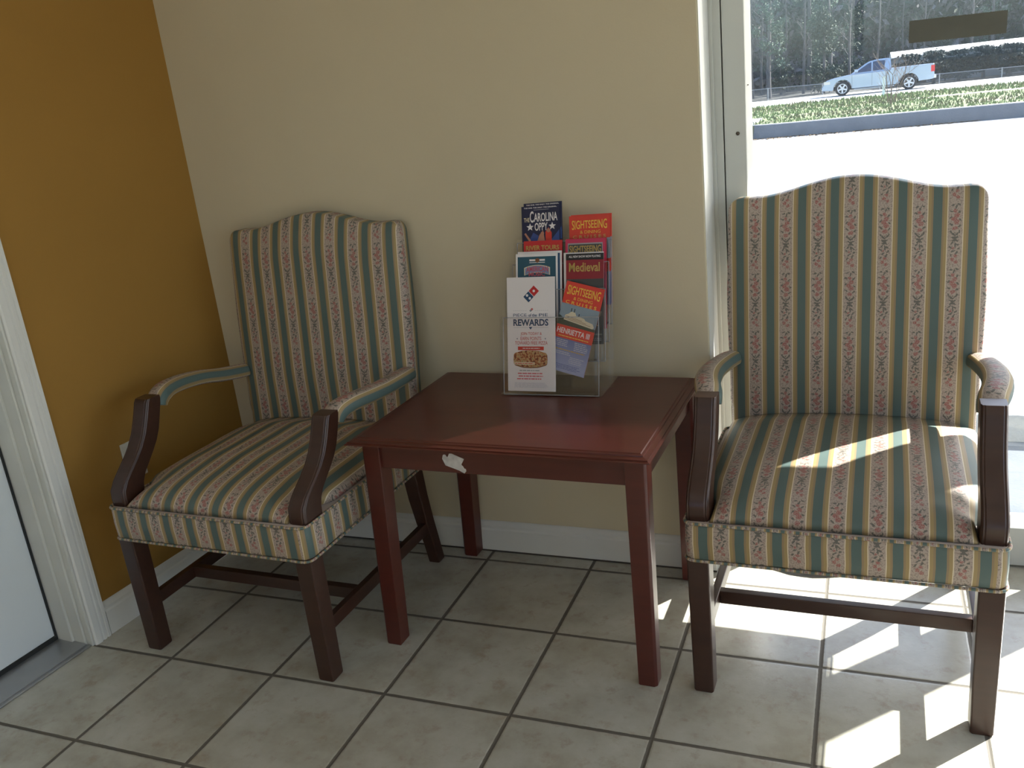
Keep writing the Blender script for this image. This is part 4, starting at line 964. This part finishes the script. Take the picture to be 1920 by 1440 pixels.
g = G(); g.box(5.93, 6.08, 0.03, WD - 0.03, 0.50, 0.68); g.build('rear_bumper', RIM, TR, bevel=0.02)
g = G(); g.box(-0.04, 0.12, 0.05, WD - 0.05, 0.36, 0.60); g.build('front_bumper', SILV, TR, bevel=0.03)
g = G(); g.box(0.03, 0.14, 0.45, WD - 0.45, 0.62, 0.86); g.build('grille', BLACK, TR, bevel=0.01)
g = G(); g.box(0.6, 5.6, 0.35, WD - 0.35, 0.30, 0.50); g.build('chassis', BLACK, TR)
g = G(); g.rings([[(1.60, y, 1.20), (2.36, y, 1.67), (2.40, y, 1.665), (1.66, y, 1.19)] for y in (0.32, WD - 0.32)]); 
g.v = [(x - 0.02, y, z + 0.012) for x, y, z in g.v]; g.build('windshield', TINT, TR)

# white roofed building and hedges, far right
bl_ = empty('long_shed', (2.6, 72, -0.45)); tag(bl_, 'long low white building glimpsed above the dark hedge', 'building')
g = G(); g.box(0.15, 17.8, 0.2, 9.8, 0, 1.88); g.build('wall', simple('grey_siding', (0.25, 0.27, 0.28), 0.7), bl_)
g = G(); g.rings([[(x, -0.1, 1.88), (x, 10.1, 1.88), (x, 5.0, 2.38), (x, -0.1, 1.95)] for x in (18.0, 0)]); g.build('roof', simple('white_roof_sheet', (0.8, 0.8, 0.8), 0.5), bl_)

LEAFC = {'pine': ((0.045, 0.085, 0.060), (0.085, 0.130, 0.085)), 'ever': ((0.022, 0.040, 0.030), (0.055, 0.075, 0.045)), 'hedge': ((0.014, 0.030, 0.030), (0.030, 0.050, 0.045)), 'brush': ((0.13, 0.12, 0.125), (0.20, 0.18, 0.19))}
LM = {k: simple('leaves_' + k, a, 0.85, col2=b, scale=1.5) for k, (a, b) in LEAFC.items()}
BARK = simple('grey_brown_bark', (0.07, 0.062, 0.062), 0.9, col2=(0.13, 0.12, 0.12), scale=3, stretch=(3, 3, 0.5))
def cards(fn, n, s0, s1, R_):
    g = G()
    for i in range(n):
        c = fn(R_); s = R_.uniform(s0, s1); a = Vector((R_.uniform(-1, 1), R_.uniform(-1, 1), R_.uniform(-1, 1))).normalized(); b = a.cross(Vector((R_.uniform(-1, 1), R_.uniform(-1, 1), R_.uniform(-1, 1)))).normalized()
        c = Vector(c); g.poly([c - a * s, c + b * s * 0.45, c + a * s, c - b * s * 0.45])
    return g
def ev_tree(seed, h, r, nm='evergreen_tree', mat='ever', n=2600):
    R_ = random.Random(seed); t = empty(nm)
    g = G(); g.tube([(0, 0, -0.2), (0.05, 0, h * 0.5), (0, 0.05, h * 0.95)], [0.14, 0.09, 0.02], 7); g.build('trunk', BARK, t)
    lobes = [(R_.uniform(0, 2 * PI), R_.uniform(0.05, 0.95)) for _ in range(26)]
    def f(R_):
        a, zz = R_.choice(lobes); k = (1 - zz) ** 0.6 * 0.85 + 0.12; rr = r * k * R_.uniform(0.2, 1.0)
        return (rr * math.cos(a) + R_.gauss(0, r * .16), rr * math.sin(a) + R_.gauss(0, r * .16), 0.15 + zz * h * 0.97 + R_.gauss(0, h * .035))
    cards(f, n, 0.07, 0.17, R_).build('foliage', LM[mat], t); return t
def pine(seed, h, lean=0.2):
    R_ = random.Random(seed); t = empty('pine_tree'); g = G()
    pts = [(lean * (k / 8) ** 2 + 0.06 * math.sin(k + seed), 0.05 * math.cos(k * 1.3 + seed), -0.2 + h * k / 8) for k in range(9)]
    g.tube(pts, [0.20 - 0.018 * k for k in range(9)], 8); 
    for q in range(16):
        z = h * R_.uniform(0.12, 0.95); a = R_.uniform(0, 2 * PI); L_ = R_.uniform(0.7, 1.5)
        g.tube([(0.03, 0, z), (L_ * .5 * math.cos(a), L_ * .5 * math.sin(a), z + 0.3), (L_ * math.cos(a), L_ * math.sin(a), z + R_.uniform(0.2, 0.8))], [0.035, 0.02, 0.008], 5)
    g.build('trunk', BARK, t)
    cl = [(R_.uniform(0, 2 * PI), R_.uniform(0.3, 1.25), h * R_.uniform(0.16, 1.0)) for _ in range(34)]
    def f(R_):
        a, rr, z = R_.choice(cl); return (rr * math.cos(a) + R_.gauss(0, .2), rr * math.sin(a) + R_.gauss(0, .2), z + R_.gauss(0, .22))
    cards(f, 2600, 0.07, 0.17, R_).build('foliage', LM['pine'], t); return t
def bare_tree(seed, h):
    R_ = random.Random(seed); t = empty('bare_tree'); g = G(); pts = [(0.1 * math.sin(k * .8 + seed), 0.08 * math.cos(k), -0.2 + h * k / 6) for k in range(7)]
    g.tube(pts, [0.13 - 0.016 * k for k in range(7)], 7); 
    for q in range(16):
        k = R_.uniform(0.15, 0.95); z = h * k; a = R_.uniform(0, 2 * PI); branch(g, Vector((0.05, 0, z)), Vector((math.cos(a), math.sin(a), 0.9)).normalized(), R_.uniform(0.9, 1.5), 0.03, 2, R_)
    g.build('trunk', BARK, t); return t
evs = [ev_tree(31, 4.6, 1.45, n=3600), ev_tree(32, 6.5, 1.5, n=4200), ev_tree(33, 3.4, 1.4, n=3000)]
pines = [pine(41, 13), pine(42, 15, -0.3)]; bares = [bare_tree(51, 9.0), bare_tree(52, 11.0)]
hed = [ev_tree(61, 2.0, 1.6, 'hedge_shrub', 'hedge', 5200), ev_tree(62, 2.1, 1.6, 'hedge_shrub', 'hedge', 5200)]
R_ = random.Random(12)
def putall(protos, spots, label, cat, group):
    used = set()
    for i, (x, y, sc) in enumerate(spots):
        k = i % len(protos)
        o = protos[k] if k not in used else copy_tree(protos[k]); used.add(k)
        o.location = (x, y, -0.46 + max(0, (y - 66)) * 0.006); o.rotation_euler = (0, 0, R_.uniform(0, 6.28)); o.scale = (sc, sc, sc)
        tag(o, label, cat, group)
grid = []
for rw in range(6):
    for cl_ in range(9):
        grid.append((-13.0 + 3.7 * cl_ + (1.85 if rw % 2 else 0) + R_.uniform(-.25, .25), 70.5 + 3.75 * rw + R_.uniform(-.2, .2), (rw * 5 + cl_ * 2 + (cl_ * rw) % 3) % 3))
grid = [g_ for g_ in grid if not (g_[0] > 1.0 and g_[1] < 84)]     # the long building stands there
putall(evs, [(x, y, R_.uniform(0.8, 0.98)) for x, y, k in grid if k == 0], 'dark evergreen tree in the understory of the woods beyond the fence', 'tree', 'evergreens in the woods')
putall(pines, [(x, y, R_.uniform(0.85, 1.0)) for x, y, k in grid if k == 1], 'tall straight pine in the woods beyond the fence', 'tree', 'pines in the woods')
putall(bares, [(x, y, R_.uniform(0.8, 1.0)) for x, y, k in grid if k == 2], 'leafless grey trunked tree in the woods beyond the fence', 'tree', 'bare trees in the woods')
putall(hed, [(3.7 + 1.55 * i, 69.0 + R_.uniform(-.4, .4), R_.uniform(0.92, 1.0)) for i in range(9)], 'dark rounded hedge shrub in front of the long white building', 'shrub', 'hedge in front of the white building')
# dense thicket behind, uncountable
R_ = random.Random(77)
def thick(R_):
    x = R_.uniform(-48, 34); y = R_.uniform(94, 104); z = -0.4 + 15 * R_.random() ** 1.25; return (x, y, z)
g = cards(thick, 38000, 0.2, 0.66, R_); g2 = cards(thick, 1, .1, .2, R_)
for i in range(len(g.f)): g.m[i] = 1 if noise.noise(Vector(g.v[g.f[i][0]]) * 0.35) > 0.05 else 0
o = g.build('woodland_thicket', [LM['ever'], LM['brush']]); tag(o, 'dense dim thicket of leaves and brush deep in the woods', 'thicket', kind='stuff')
g = G(); g.rings([[(x, 107 + 2 * math.sin(x * 0.2), -0.6), (x, 107 + 2 * math.sin(x * .2), 14 + 2 * noise.noise(Vector((x * .3, 0, 0)))), (x, 109, 14), (x, 109, -0.6)] for x in range(-70, 60, 2)][::-1])
o = g.build('forest_backdrop', outdoor_mat('deep_forest', [(0.35, (0.02, 0.03, 0.025)), (0.5, (0.05, 0.06, 0.05)), (0.7, (0.11, 0.11, 0.10))], 1.4, 0.95, 0.8, 2.0, 0.5)); tag(o, kind='structure')
